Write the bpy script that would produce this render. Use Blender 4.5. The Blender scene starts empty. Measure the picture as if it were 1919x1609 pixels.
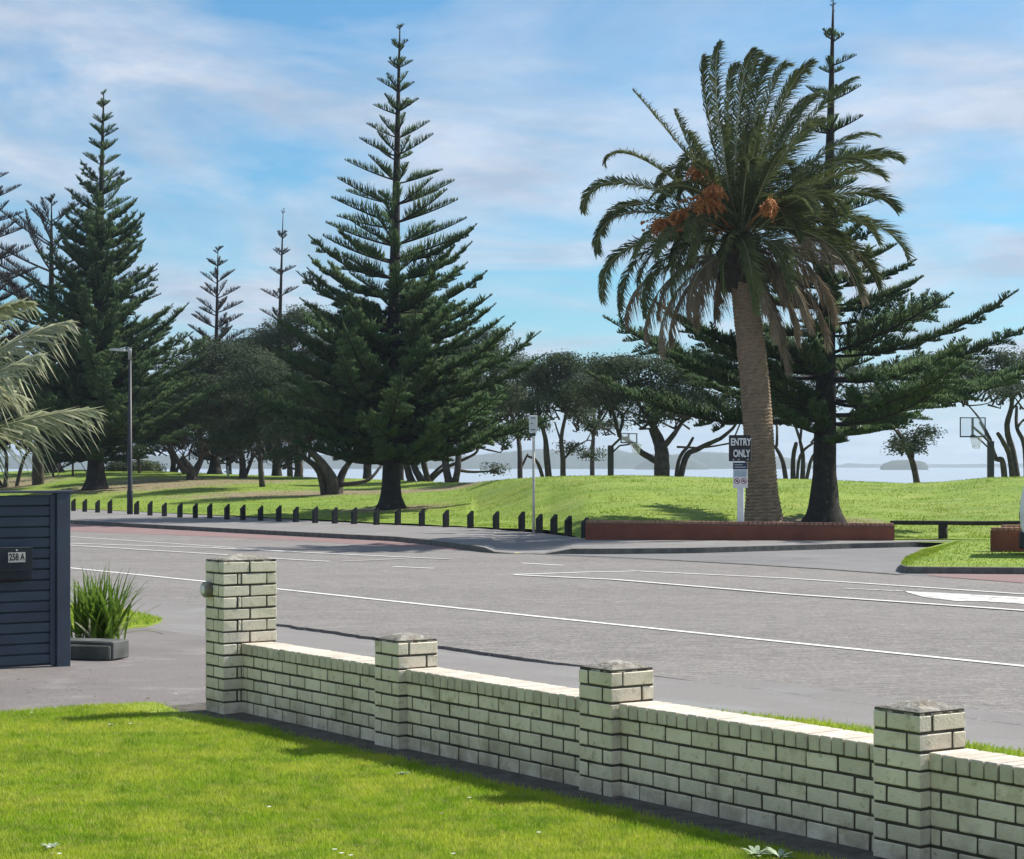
import bpy, bmesh, math, random
import numpy as np
from mathutils import Vector, Matrix, noise as mnoise

# ------------------------------------------------------------------ camera, sky, sun, exposure
C = bpy.context.scene.collection
scene = bpy.context.scene
F, CX, HY, CZ = 3800.0, 960.0, 872.0, 1.82       # focal length (photo px), centre x, horizon y, eye height
cam_d = bpy.data.cameras.new('camera')
cam = bpy.data.objects.new('camera', cam_d); C.objects.link(cam)
cam.location = (0, 0, CZ); cam.rotation_euler = (math.radians(90), 0, 0)
cam_d.sensor_width = 36; cam_d.lens = 36 * F / 1919
cam_d.shift_y = (HY - 804.5) / 1919
cam_d.clip_start = .5; cam_d.clip_end = 30000
scene.camera = cam
SUN_AZ, SUN_EL = math.radians(60), math.radians(44)   # azimuth from +Y towards +X
world = bpy.data.worlds.new('World'); scene.world = world; world.use_nodes = True
wt = world.node_tree; wt.nodes.clear()
def wn(t, **k):
    n = wt.nodes.new(t)
    for a, b in k.items(): setattr(n, a, b)
    return n
wo = wn('ShaderNodeOutputWorld'); bg = wn('ShaderNodeBackground'); wt.links.new(bg.outputs[0], wo.inputs[0])
sky = wn('ShaderNodeTexSky', sky_type='NISHITA', sun_disc=False, sun_elevation=SUN_EL, sun_rotation=SUN_AZ,
         altitude=0, air_density=1.0, dust_density=.3, ozone_density=3.0)
tc = wn('ShaderNodeTexCoord'); sep = wn('ShaderNodeSeparateXYZ'); wt.links.new(tc.outputs['Generated'], sep.inputs[0])
zc = wn('ShaderNodeMath', operation='MAXIMUM'); wt.links.new(sep.outputs['Z'], zc.inputs[0]); zc.inputs[1].default_value = 0
zp = wn('ShaderNodeMath', operation='ADD'); wt.links.new(zc.outputs[0], zp.inputs[0]); zp.inputs[1].default_value = .10
dx = wn('ShaderNodeMath', operation='DIVIDE'); wt.links.new(sep.outputs['X'], dx.inputs[0]); wt.links.new(zp.outputs[0], dx.inputs[1])
dy = wn('ShaderNodeMath', operation='DIVIDE'); wt.links.new(sep.outputs['Y'], dy.inputs[0]); wt.links.new(zp.outputs[0], dy.inputs[1])
cmb = wn('ShaderNodeCombineXYZ'); wt.links.new(dx.outputs[0], cmb.inputs[0]); wt.links.new(dy.outputs[0], cmb.inputs[1])
mp = wn('ShaderNodeMapping'); wt.links.new(cmb.outputs[0], mp.inputs[0])
mp.inputs['Rotation'].default_value = (0, 0, math.radians(18)); mp.inputs['Scale'].default_value = (1.25, 1.0, 1); mp.inputs['Location'].default_value = (3.3, 1.2, 0)
n1 = wn('ShaderNodeTexNoise'); wt.links.new(mp.outputs[0], n1.inputs['Vector'])
n1.inputs['Scale'].default_value = .95; n1.inputs['Detail'].default_value = 6; n1.inputs['Roughness'].default_value = .58; n1.inputs['Distortion'].default_value = .7
cr = wn('ShaderNodeValToRGB'); wt.links.new(n1.outputs[0], cr.inputs[0])
cr.color_ramp.elements[0].position = .36; cr.color_ramp.elements[0].color = (0.0, .0, .0, 1)
cr.color_ramp.elements[1].position = .62; cr.color_ramp.elements[1].color = (.92, .92, .92, 1)
mx = wn('ShaderNodeMix', data_type='RGBA'); hm = wn('ShaderNodeMapRange', interpolation_type='SMOOTHSTEP'); wt.links.new(zc.outputs[0], hm.inputs[0])
for _i, _v in ((1, .0), (2, .085), (3, .85), (4, 0)): hm.inputs[_i].default_value = _v
mxm = wn('ShaderNodeMath', operation='MAXIMUM'); wt.links.new(cr.outputs[0], mxm.inputs[0]); wt.links.new(hm.outputs[0], mxm.inputs[1]); wt.links.new(mxm.outputs[0], mx.inputs[0])
tint = wn('ShaderNodeMix', data_type='RGBA', blend_type='MULTIPLY'); tint.inputs[0].default_value = 1
wt.links.new(sky.outputs[0], tint.inputs[6]); tint.inputs[7].default_value = (.33, .58, .68, 1)
wt.links.new(tint.outputs[2], mx.inputs[6])
n2 = wn('ShaderNodeTexNoise'); wt.links.new(mp.outputs[0], n2.inputs['Vector']); n2.inputs['Scale'].default_value = 2.6; n2.inputs['Detail'].default_value = 6; n2.inputs['Roughness'].default_value = .6
cs = wn('ShaderNodeValToRGB'); wt.links.new(n2.outputs[0], cs.inputs[0])
cs.color_ramp.elements[0].position = .36; cs.color_ramp.elements[0].color = (.52, .61, .75, 1); cs.color_ramp.elements[1].position = .62; cs.color_ramp.elements[1].color = (.76, .83, .96, 1)
cm = wn('ShaderNodeMix', data_type='RGBA', blend_type='MULTIPLY'); cm.inputs[0].default_value = 1; wt.links.new(cs.outputs[0], cm.inputs[6]); cm.inputs[7].default_value = (5, 5, 5, 1); cm.clamp_result = False
wt.links.new(cm.outputs[2], mx.inputs[7])
wt.links.new(mx.outputs[2], bg.inputs[0]); bg.inputs[1].default_value = .080
sun_d = bpy.data.lights.new('sun', 'SUN'); sun_d.energy = 3.5; sun_d.angle = math.radians(.53); sun_d.color = (1, .945, .85)
sun = bpy.data.objects.new('sun', sun_d); C.objects.link(sun)
SD = Vector((math.cos(SUN_EL) * math.sin(SUN_AZ), math.cos(SUN_EL) * math.cos(SUN_AZ), math.sin(SUN_EL)))
sun.rotation_euler = SD.to_track_quat('Z', 'Y').to_euler(); sun.location = SD * 60
vs = scene.view_settings
vs.view_transform = 'Standard'; vs.look = 'None'; vs.exposure = 1.2; vs.gamma = 1; vs.use_curve_mapping = False
scene.render.engine = 'CYCLES'
scene.cycles.max_bounces = 6; scene.cycles.volume_bounces = 0; scene.cycles.transparent_max_bounces = 8

# ------------------------------------------------------------------ helpers
U = np.array([.5647, -.8253, 0.]); N = np.array([.8253, .5647, 0.])     # along the street, across the street
ROADROT = math.atan2(N[1], N[0])                                        # local +X = across (away from the garden)
def sn(s, n, z=0.): return np.array([U[0]*s + N[0]*n, U[1]*s + N[1]*n, z])
def tosn(p): return float(p[0]*U[0] + p[1]*U[1]), float(p[0]*N[0] + p[1]*N[1])
def gp(px, py, z=0.):
    Y = F * (CZ - z) / (py - HY); return np.array([(px - CX) * Y / F, Y, z])
def pd(px, py, Y): return np.array([(px - CX) * Y / F, Y, CZ - (py - HY) * Y / F])
rng = np.random.default_rng(11); random.seed(5)

def mk(name, V, Fc, mat, parent=None, smooth=False, mat_world=None):
    me = bpy.data.meshes.new(name)
    V = np.asarray(V, dtype=np.float32)
    if isinstance(Fc, np.ndarray):
        k = Fc.shape[1]; nf = len(Fc)
        me.vertices.add(len(V)); me.vertices.foreach_set('co', V.ravel())
        me.loops.add(nf * k); me.loops.foreach_set('vertex_index', Fc.ravel().astype(np.int32))
        me.polygons.add(nf); me.polygons.foreach_set('loop_start', np.arange(0, nf * k, k, dtype=np.int32))
        me.update(calc_edges=True); me.validate()
    else:
        me.from_pydata([tuple(map(float, v)) for v in V], [], [tuple(map(int, f)) for f in Fc]); me.update()
    if mat: me.materials.append(mat)
    if smooth: me.polygons.foreach_set('use_smooth', [True] * len(me.polygons))
    o = bpy.data.objects.new(name, me); C.objects.link(o)
    if parent: o.parent = parent
    return o
def inst(name, me, parent=None, loc=(0,0,0), rot=(0,0,0), sc=(1,1,1)):
    o = bpy.data.objects.new(name, me); C.objects.link(o)
    if parent: o.parent = parent
    o.location = loc; o.rotation_euler = rot; o.scale = sc
    return o
def thing(name, label, cat, loc=(0,0,0), rz=0, group=None):
    o = bpy.data.objects.new(name, None); C.objects.link(o); o.empty_display_size = .1
    o.location = loc; o.rotation_euler = (0, 0, rz); o['label'] = label; o['category'] = cat
    if group: o['group'] = group
    return o
def tag(o, label, cat, group=None):
    o['label'] = label; o['category'] = cat
    if group: o['group'] = group
    return o
def struct(o, kind='structure'): o['kind'] = kind; return o

class MB:
    def __init__(s): s.V = []; s.F = []
    def add(s, V, Fc):
        b = len(s.V); s.V += [tuple(map(float, v)) for v in V]; s.F += [tuple(int(i) + b for i in f) for f in Fc]; return s
    def box(s, x0, x1, y0, y1, z0, z1, bev=0):
        if bev <= 0:
            V = [(x0,y0,z0),(x1,y0,z0),(x1,y1,z0),(x0,y1,z0),(x0,y0,z1),(x1,y0,z1),(x1,y1,z1),(x0,y1,z1)]
            return s.add(V, [(0,3,2,1),(4,5,6,7),(0,1,5,4),(1,2,6,5),(2,3,7,6),(3,0,4,7)])
        bm = bmesh.new(); bmesh.ops.create_cube(bm, size=1)
        for v in bm.verts: v.co = Vector(((x0+x1)/2 + v.co.x*(x1-x0), (y0+y1)/2 + v.co.y*(y1-y0), (z0+z1)/2 + v.co.z*(z1-z0)))
        bmesh.ops.bevel(bm, geom=bm.edges[:], offset=bev, segments=1, affect='EDGES')
        bm.verts.index_update()
        s.add([v.co for v in bm.verts], [[v.index for v in f.verts] for f in bm.faces]); bm.free(); return s
    def tube(s, pts, rad, sides=8, cap=True):
        V, Fc = tube(pts, rad, sides, cap); return s.add(V, Fc)
    def build(s, name, mat, parent=None, smooth=False): return mk(name, s.V, s.F, mat, parent, smooth)

def tube(pts, rad, sides=8, cap=True, wob=0):
    pts = np.asarray(pts, float); n = len(pts)
    if np.isscalar(rad): rad = [rad] * n
    V = []; Fc = []
    prev = None
    for i in range(n):
        t = pts[min(i+1, n-1)] - pts[max(i-1, 0)]; t /= (np.linalg.norm(t) + 1e-9)
        if prev is None:
            a = np.array([1., 0, 0]) if abs(t[0]) < .8 else np.array([0, 1., 0])
        else: a = prev
        a = a - t * np.dot(a, t); a /= np.linalg.norm(a); b = np.cross(t, a); prev = a
        for k in range(sides):
            th = 2*math.pi*k/sides; r = rad[i] * (1 + (wob * (random.random() - .5) if wob else 0))
            V.append(pts[i] + a*math.cos(th)*r + b*math.sin(th)*r)
    for i in range(n-1):
        for k in range(sides):
            k2 = (k+1) % sides
            Fc.append((i*sides+k, i*sides+k2, (i+1)*sides+k2, (i+1)*sides+k))
    if cap: Fc.append(tuple(range(sides))[::-1]); Fc.append(tuple((n-1)*sides + k for k in range(sides)))
    return V, Fc
def smooth_path(pts, n):
    pts = np.asarray(pts, float); t = np.linspace(0, len(pts)-1, n); out = []
    for x in t:
        i = min(int(x), len(pts)-2); f = x - i
        p0 = pts[max(i-1,0)]; p1 = pts[i]; p2 = pts[i+1]; p3 = pts[min(i+2, len(pts)-1)]
        out.append(.5*((2*p1) + (p2-p0)*f + (2*p0-5*p1+4*p2-p3)*f*f + (3*p1-p0-3*p2+p3)*f**3))
    return np.array(out)

# ------------------------------------------------------------------ materials
def new_mat(name):
    m = bpy.data.materials.new(name); m.use_nodes = True
    return m, m.node_tree, m.node_tree.nodes['Principled BSDF']
def mat(name, col, rough=.8, var=None, scale=3., col2=None, bump=0., bscale=40., spec=.3, objvar=0., metal=0., detail=5, ramp=(.35,.65), stretch=None, extra=None, trans=0.):
    """procedural material on world position: col <-> col2 by noise, extra = list of (colour, scale, lo, hi, strength)"""
    m, nt, b = new_mat(name)
    L = nt.links; nd = nt.nodes
    b.inputs['Roughness'].default_value = rough; b.inputs['Specular IOR Level'].default_value = spec; b.inputs['Metallic'].default_value = metal
    geo = nd.new('ShaderNodeNewGeometry'); vec = geo.outputs['Position']
    if stretch:
        mpn = nd.new('ShaderNodeMapping'); L.new(vec, mpn.inputs[0])
        mpn.inputs['Rotation'].default_value = (0, 0, stretch[3] if len(stretch) > 3 else 0); mpn.inputs['Scale'].default_value = stretch[:3]; svec = mpn.outputs[0]
    else: svec = vec
    cur = None
    def noise(sc, det, v): 
        n = nd.new('ShaderNodeTexNoise'); L.new(v, n.inputs['Vector']); n.inputs['Scale'].default_value = sc; n.inputs['Detail'].default_value = det; n.inputs['Roughness'].default_value = .6; return n.outputs[0]
    def mr(v, lo, hi, a=0., c=1.):
        r = nd.new('ShaderNodeMapRange'); L.new(v, r.inputs[0]); r.inputs[1].default_value = lo; r.inputs[2].default_value = hi; r.inputs[3].default_value = a; r.inputs[4].default_value = c; return r.outputs[0]
    def mixc(f, a, c):
        x = nd.new('ShaderNodeMix'); x.data_type = 'RGBA'; L.new(f, x.inputs[0])
        for k, v in ((6, a), (7, c)):
            if isinstance(v, tuple): x.inputs[k].default_value = (*v[:3], 1)
            else: L.new(v, x.inputs[k])
        return x.outputs[2]
    col2 = col2 or tuple(c*.8 for c in col)
    cur = mixc(mr(noise(scale, detail, svec), *ramp), tuple(col), tuple(col2))
    for e in (extra or []):
        v = vec if len(e) < 6 else svec
        cur = mixc(mr(noise(e[1], 4, v), e[2], e[3], 0, e[4]), cur, tuple(e[0]))
    if objvar:
        oi = nd.new('ShaderNodeObjectInfo'); hs = nd.new('ShaderNodeHueSaturation'); L.new(cur, hs.inputs['Color'])
        L.new(mr(oi.outputs['Random'], 0, 1, 1-objvar, 1+objvar), hs.inputs['Value']); cur = hs.outputs[0]
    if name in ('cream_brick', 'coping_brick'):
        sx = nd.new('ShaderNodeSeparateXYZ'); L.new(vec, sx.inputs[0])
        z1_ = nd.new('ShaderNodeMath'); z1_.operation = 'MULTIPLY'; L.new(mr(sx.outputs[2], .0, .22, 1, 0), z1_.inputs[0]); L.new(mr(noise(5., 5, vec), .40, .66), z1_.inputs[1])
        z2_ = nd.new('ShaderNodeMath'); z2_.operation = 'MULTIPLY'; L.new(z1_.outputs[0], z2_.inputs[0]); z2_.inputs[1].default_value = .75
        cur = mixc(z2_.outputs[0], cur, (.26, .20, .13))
    L.new(cur, b.inputs['Base Color'])
    if bump:
        bn = nd.new('ShaderNodeBump'); L.new(noise(bscale, 5, vec), bn.inputs['Height']); bn.inputs['Strength'].default_value = bump; bn.inputs['Distance'].default_value = .02; L.new(bn.outputs[0], b.inputs['Normal'])
    if trans:
        tr = nd.new('ShaderNodeBsdfTranslucent'); L.new(cur, tr.inputs[0]); ms = nd.new('ShaderNodeMixShader'); ms.inputs[0].default_value = trans
        out = nd['Material Output']; L.new(b.outputs[0], ms.inputs[1]); L.new(tr.outputs[0], ms.inputs[2]); L.new(ms.outputs[0], out.inputs[0])
    return m
M = {}
M['lawn'] = mat('lawn_soil', (.17,.24,.022), .9, scale=1.6, col2=(.23,.30,.03), bump=.6, bscale=90, extra=[((.075,.135,.014), 6, .52, .72, .6)])
M['blade'] = mat('grass_blade', (.28,.42,.024), .6, scale=1.6, col2=(.45,.51,.055), ramp=(.40,.60), spec=.2, trans=.4, extra=[((.14,.26,.02), 4.2, .48, .62, .65), ((.55,.52,.15), 11, .50, .64, .65), ((.15,.27,.018), .9, .52, .70, .45), ((.12,.22,.02), 22, .56, .68, .6)])
M['park'] = mat('park_grass', (.15,.24,.020), .9, scale=.13, col2=(.21,.28,.030), bump=1, bscale=5,
                extra=[((.11,.19,.018), .5, .48, .60, .6, 1), ((.34,.34,.10), 1.3, .52, .66, .6, 1), ((.10,.17,.016), 2.6, .5, .62, .6, 1), ((.10,.17,.017), 7., .48, .66, .5)], stretch=(.55, 1.6, 1))
M['dirt'] = mat('bare_earth', (.17,.135,.085), .95, scale=.8, col2=(.10,.085,.05), bump=.5, bscale=20)
M['road'] = mat('chip_seal', (.275,.258,.246), .9, scale=55, col2=(.080,.074,.071), bump=.6, bscale=60, detail=4, ramp=(.40,.60), extra=[((.07,.066,.066), 38, .54, .64, .6), ((.45,.43,.42), 62, .58, .68, .8), ((.085,.079,.076), 13, .50, .64, .50), ((.46,.435,.415), 19, .54, .68, .45), ((.27,.255,.245), .32, .42, .66, .22, 1), ((.13,.122,.118), .45, .44, .76, .22, 1), ((.13,.12,.12), .35, .62, .72, .35)], stretch=(.05, 1.2, 1, math.radians(55.6)))
M['path'] = mat('smooth_asphalt', (.225,.213,.208), .9, scale=90, col2=(.155,.147,.144), bump=.35, bscale=220, detail=3, extra=[((.15,.145,.147), 40, .5, .68, .5), ((.33,.32,.32), 60, .58, .70, .6), ((.25,.265,.27), .7, .5, .7, .5), ((.15,.145,.145), 1.7, .55, .75, .45)])
M['drive'] = mat('driveway_asphalt', (.235,.213,.205), .9, scale=170, col2=(.14,.128,.128), bump=.5, bscale=170, detail=3, extra=[((.12,.11,.11), 48, .5, .66, .7), ((.36,.34,.33), 60, .58, .7, .6), ((.15,.138,.136), .8, .46, .62, .7), ((.30,.28,.272), 1.7, .54, .72, .5)])
M['entry'] = mat('entry_asphalt', (.19,.188,.195), .85, scale=60, col2=(.13,.13,.135), bump=.3, bscale=120, extra=[((.21,.205,.21), .35, .45, .65, .6), ((.085,.085,.09), .9, .55, .7, .5)])
M['redstrip'] = mat('red_seal', (.27,.175,.165), .9, scale=50, col2=(.15,.09,.09), bump=.3, bscale=100, extra=[((.21,.17,.17), 1.1, .45, .65, .6)])
M['kerb'] = mat('kerb_concrete', (.16,.155,.14), .9, scale=5, col2=(.09,.09,.085), bump=.4, bscale=60)
M['paint'] = mat('road_paint', (.78,.78,.76), .7, scale=40, col2=(.55,.55,.53), bump=.3, bscale=120, extra=[((.28,.27,.27), 22, .56, .68, .75), ((.35,.34,.34), 2.5, .52, .72, .6)])
M['fpaint'] = mat('faded_paint', (.5,.49,.48), .8, scale=18, col2=(.25,.25,.25), ramp=(.45,.6))
M['wornpaint'] = mat('worn_paint', (.70,.69,.67), .8, scale=9, col2=(.38,.37,.36), ramp=(.42,.60), extra=[((.27,.26,.26), 3.5, .50, .62, .7)])
M['ypaint'] = mat('yellow_paint', (.62,.52,.22), .8, scale=6, col2=(.35,.30,.22), ramp=(.45,.6))
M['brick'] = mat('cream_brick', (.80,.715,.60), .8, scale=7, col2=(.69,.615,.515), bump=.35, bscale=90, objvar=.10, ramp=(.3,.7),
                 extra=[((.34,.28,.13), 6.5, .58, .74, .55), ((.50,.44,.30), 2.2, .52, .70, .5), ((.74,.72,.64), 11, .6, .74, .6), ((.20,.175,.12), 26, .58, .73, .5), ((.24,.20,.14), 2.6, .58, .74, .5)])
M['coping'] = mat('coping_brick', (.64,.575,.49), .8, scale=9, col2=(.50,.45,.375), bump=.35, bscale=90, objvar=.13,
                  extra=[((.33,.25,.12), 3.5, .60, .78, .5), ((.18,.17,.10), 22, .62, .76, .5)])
M['mortar'] = mat('dark_mortar', (.095,.085,.070), .95, scale=9, col2=(.045,.040,.034), bump=.4)
M['cap'] = mat('cement_cap', (.33,.31,.27), .9, scale=14, col2=(.17,.155,.13), bump=.8, bscale=45, extra=[((.5,.49,.46), 16, .55, .7, .8), ((.25,.18,.12), 7, .58, .72, .5)])
M['strip'] = mat('footing_concrete', (.13,.12,.105), .95, scale=8, col2=(.07,.064,.055), bump=.7, bscale=70, extra=[((.19,.175,.15), 21, .55, .7, .5)])
M['fence'] = mat('navy_paint', (.056,.072,.104), .65, scale=2.5, col2=(.043,.056,.082), bump=.08, bscale=70, objvar=.07)
M['black'] = mat('black_plastic', (.018,.022,.034), .45, scale=5, col2=(.013,.016,.025))
M['post'] = mat('bollard_timber', (.017,.021,.022), .8, scale=14, col2=(.010,.012,.013), bump=.4, bscale=60, objvar=.3)
M['postedge'] = mat('pale_timber', (.17,.15,.11), .8)
M['timber'] = mat('dark_rail', (.045,.037,.026), .9, scale=8, col2=(.02,.017,.012), bump=.5)
M['galv'] = mat('galvanised_steel', (.40,.41,.41), .45, scale=5, metal=.3)
M['lamp'] = mat('lamp_pole_paint', (.020,.023,.032), .5, scale=3, col2=(.03,.034,.045))
M['lampw'] = mat('lamp_head_grey', (.6,.61,.62), .5)
M['white'] = mat('white_paint', (.76,.76,.76), .5, scale=4, col2=(.70,.70,.71))
M['cream'] = mat('cream_pole', (.62,.60,.54), .5)
M['blackb'] = mat('black_sign', (.020,.018,.022), .5, col2=(.03,.026,.03))
M['blue'] = mat('sign_navy', (.03,.05,.10), .5); M['ltblue'] = mat('sign_pale_blue', (.42,.53,.60), .5); M['redink'] = mat('sign_red', (.45,.10,.12), .5); M['blueink'] = mat('decal_blue', (.05,.22,.55), .4)
M['redbrick'] = mat('red_brick', (.26,.088,.052), .85, scale=3, col2=(.19,.062,.042), bump=.3, bscale=40, objvar=.15, extra=[((.25,.10,.07), 6, .55, .7, .5)])
M['redmortar'] = mat('brown_mortar', (.17,.085,.065), .95, scale=5)
M['redcap'] = mat('brick_coping', (.36,.21,.15), .85, scale=6, col2=(.26,.13,.09))
M['barkN'] = mat('norfolk_bark', (.035,.031,.028), .95, scale=4, col2=(.02,.018,.017), bump=1, bscale=14, extra=[((.09,.085,.08), 7, .58, .72, .6)])
M['barkP'] = mat('grey_bark', (.085,.072,.058), .95, scale=5, col2=(.045,.038,.032), bump=1, bscale=14, extra=[((.15,.13,.11), 4, .58, .72, .5)])
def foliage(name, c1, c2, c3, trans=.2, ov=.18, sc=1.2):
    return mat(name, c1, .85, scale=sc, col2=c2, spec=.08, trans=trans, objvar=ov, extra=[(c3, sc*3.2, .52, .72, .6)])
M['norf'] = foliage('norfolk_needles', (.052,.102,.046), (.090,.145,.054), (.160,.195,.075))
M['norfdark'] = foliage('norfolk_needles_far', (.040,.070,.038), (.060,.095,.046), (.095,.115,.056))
M['brown'] = foliage('dry_needles', (.075,.052,.030), (.055,.040,.024), (.10,.075,.045))
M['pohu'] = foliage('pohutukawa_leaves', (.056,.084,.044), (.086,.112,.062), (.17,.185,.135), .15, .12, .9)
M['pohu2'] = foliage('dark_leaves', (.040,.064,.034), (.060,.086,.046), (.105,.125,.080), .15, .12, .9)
M['frond'] = foliage('palm_frond', (.085,.115,.038), (.115,.135,.050), (.19,.185,.085), .3, .25, 1.5)
M['frondold'] = foliage('dead_palm_frond', (.30,.235,.16), (.21,.165,.115), (.42,.35,.26), .25, .2, 2)
M['rachis'] = mat('palm_rib', (.33,.33,.20), .6, scale=3, col2=(.24,.25,.14))
M['fruit'] = mat('palm_fruit', (.46,.17,.045), .6, scale=6, col2=(.30,.11,.03), extra=[((.40,.22,.06), 9, .5, .7, .7)])
M['boots'] = mat('palm_boots', (.022,.018,.014), .95, scale=8, col2=(.05,.04,.03), bump=1, bscale=20)
M['ptrunk'] = mat('palm_trunk_bark', (.26,.18,.12), .95, scale=3.5, col2=(.16,.115,.082), bump=.8, bscale=25, stretch=(1,1,7), extra=[((.38,.29,.21), 8, .5, .68, .7, 1), ((.095,.095,.06), 2, .55, .72, .5), ((.07,.052,.04), 12, .55, .68, .5, 1)])
M['frondnear'] = foliage('grey_palm_frond', (.28,.32,.19), (.40,.41,.28), (.64,.59,.48), .35, .12, 3)
M['flax'] = foliage('flax_leaf', (.10,.19,.022), (.15,.24,.035), (.21,.27,.065), .35, .1, 6)
M['block'] = mat('edging_block', (.11,.115,.11), .9, scale=5, col2=(.06,.065,.06), bump=.5, bscale=50)
M['hill'] = mat('headland_bush', (.045,.065,.04), .95, scale=.004, col2=(.07,.08,.055), extra=[((.10,.10,.08), .02, .5, .7, .5)])
M['glass'] = mat('dark_glass', (.01,.012,.015), .08, spec=.6)
M['tyre'] = mat('tyre_rubber', (.012,.012,.014), .85)
M['net'] = mat('net_cord', (.6,.6,.58), .8)
M['board'] = mat('backboard_frame', (.04,.045,.05), .5)
m, nt, b = new_mat('clear_acrylic'); b.inputs['Transmission Weight'].default_value = .9; b.inputs['Roughness'].default_value = .12; b.inputs['Base Color'].default_value = (.9,.93,.95,1); b.inputs['IOR'].default_value = 1.05; M['acrylic'] = m
m, nt, b = new_mat('sea_water'); b.inputs['Base Color'].default_value = (.34,.37,.40,1); b.inputs['Roughness'].default_value = .25; b.inputs['IOR'].default_value = 1.33
g = nt.nodes.new('ShaderNodeNewGeometry'); nz = nt.nodes.new('ShaderNodeTexNoise'); nz.inputs['Scale'].default_value = .6; nz.inputs['Detail'].default_value = 6
mm = nt.nodes.new('ShaderNodeMapping'); mm.inputs['Scale'].default_value = (.25, 1, 1); nt.links.new(g.outputs['Position'], mm.inputs[0]); nt.links.new(mm.outputs[0], nz.inputs['Vector'])
bp = nt.nodes.new('ShaderNodeBump'); bp.inputs['Strength'].default_value = .10; bp.inputs['Distance'].default_value = .3; nt.links.new(nz.outputs[0], bp.inputs['Height']); nt.links.new(bp.outputs[0], b.inputs['Normal']); M['sea'] = m

# ------------------------------------------------------------------ park terrain
def lerp(tab, x):
    xs = [t[0] for t in tab]; ys = [t[1] for t in tab]; return float(np.interp(x, xs, ys))
YS = lambda a: (35.3 / (.8253*a + .5647)) if a < .018 else lerp([(.018, 60.9), (.0345, 54.2), (.038, 53.25), (1, 53.25)], a)
YC = [(-.7, 150), (-.26, 132), (-.2, 128), (-.1, 118), (-.06, 108), (-.03, 98), (-.01, 88), (.01, 80), (.05, 76), (.12, 76), (.2, 75), (.26, 73), (.6, 73)]
YPX = [(-.6,884),(-.252,884),(-.215,879),(-.18,882),(-.14,888),(-.10,894),(-.075,897),(-.05,901),(-.03,904),(-.02,904.5),(.0,897),(.02,893),(.035,891.5),(.06,891),(.085,893.5),(.12,897),(.145,898),(.17,902),(.195,906),(.215,902.5),(.235,895),(.26,892),(.6,892)]
def terr(X, Y):
    a = X / max(Y, 1e-3); ys = YS(a); yc = lerp(YC, a); zc_ = CZ - (lerp(YPX, a) - HY) * yc / F
    if Y <= ys: return -.115
    if Y <= yc:
        t = (Y - ys) / (yc - ys)
        if a < -.02:
            w = min(1, (-.02 - a)/.06); p = t**.85
            und = .10 * w * math.sin(X*.21 + 1.3) * math.sin(Y*.17) * math.sin(math.pi*t)
        else: p = t*t*(3-2*t)*.55 + t*.45; und = .05*math.sin(X*.5)*math.sin(Y*.33+2)*math.sin(math.pi*t)
        return -.115 + (zc_ + .115) * p + und
    t = min(1, (Y - yc) / 45.)
    return zc_ - (zc_ + 3.4) * (t*t*(3-2*t)) 
def hit(px, py):
    a = (px - CX) / F
    Y = YS(a)
    while Y < 220:
        z = terr(a*Y, Y)
        if z >= CZ - (py - HY) * Y / F: break
        Y += .1
    return np.array([a*Y, Y, terr(a*Y, Y)])
na, nt_ = 300, 90
As = np.concatenate([np.linspace(-.9, -.28, 30, endpoint=False), np.linspace(-.28, .28, 240, endpoint=False), np.linspace(.28, .8, 31)]); na = len(As)
V = []
for a in As:
    ys = YS(a); yc = lerp(YC, a)
    Ys = np.concatenate([np.linspace(ys - .15, yc, 56, endpoint=False), np.linspace(yc, yc + 50, 30)])
    for Y in Ys: V.append((a*Y, Y, terr(a*Y, max(Y, ys)) + .02*mnoise.noise(Vector((a*Y*.8, Y*.8, 0)))))
nr = 86
Fc = [(i*nr+j, (i+1)*nr+j, (i+1)*nr+j+1, i*nr+j+1) for i in range(na-1) for j in range(nr-1)]
park = struct(mk('park_ground', V, Fc, M['park'], smooth=True))
M['tuft'] = mat('park_tuft', (.19,.30,.024), .8, scale=.5, col2=(.28,.35,.04), spec=.1, trans=.4, extra=[((.12,.21,.018), 1.1, .48, .62, .6), ((.36,.35,.12), 2.3, .54, .68, .6)])
_r = np.random.default_rng(91); _P = []
for _k in range(90000):
    _a = _r.uniform(-.275, .275); _y0 = YS(_a) + .3; _Y = _y0 + (lerp(YC, _a) - _y0 + 2) * _r.random()**1.3
    if mnoise.noise(Vector((_a*_Y*.7, _Y*.5, 2))) + .5*mnoise.noise(Vector((_a*_Y*2.2, _Y*1.6, 5))) < -.15 and _r.random() < .8: continue
    _P.append((_a*_Y, _Y, terr(_a*_Y, _Y)))
_P = np.array(_P); _n = len(_P); _th = _r.uniform(0, 6.28, _n); _w = _r.uniform(.012, .028, _n); _h = _r.uniform(.02, .05, _n)
_V = np.empty((_n, 3, 3), np.float32); _o = np.stack([np.cos(_th)*_w, np.sin(_th)*_w, -np.full(_n, .02)], 1); _V[:, 0] = _P + _o; _V[:, 1] = _P - _o*[1,1,-1]; _V[:, 2] = _P + np.stack([_r.normal(0, .03, _n), _r.normal(0, .03, _n), _h], 1)
mk('park_grass_tufts', _V.reshape(-1, 3), np.arange(_n*3).reshape(_n, 3), M['tuft'])['kind'] = 'stuff'
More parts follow.
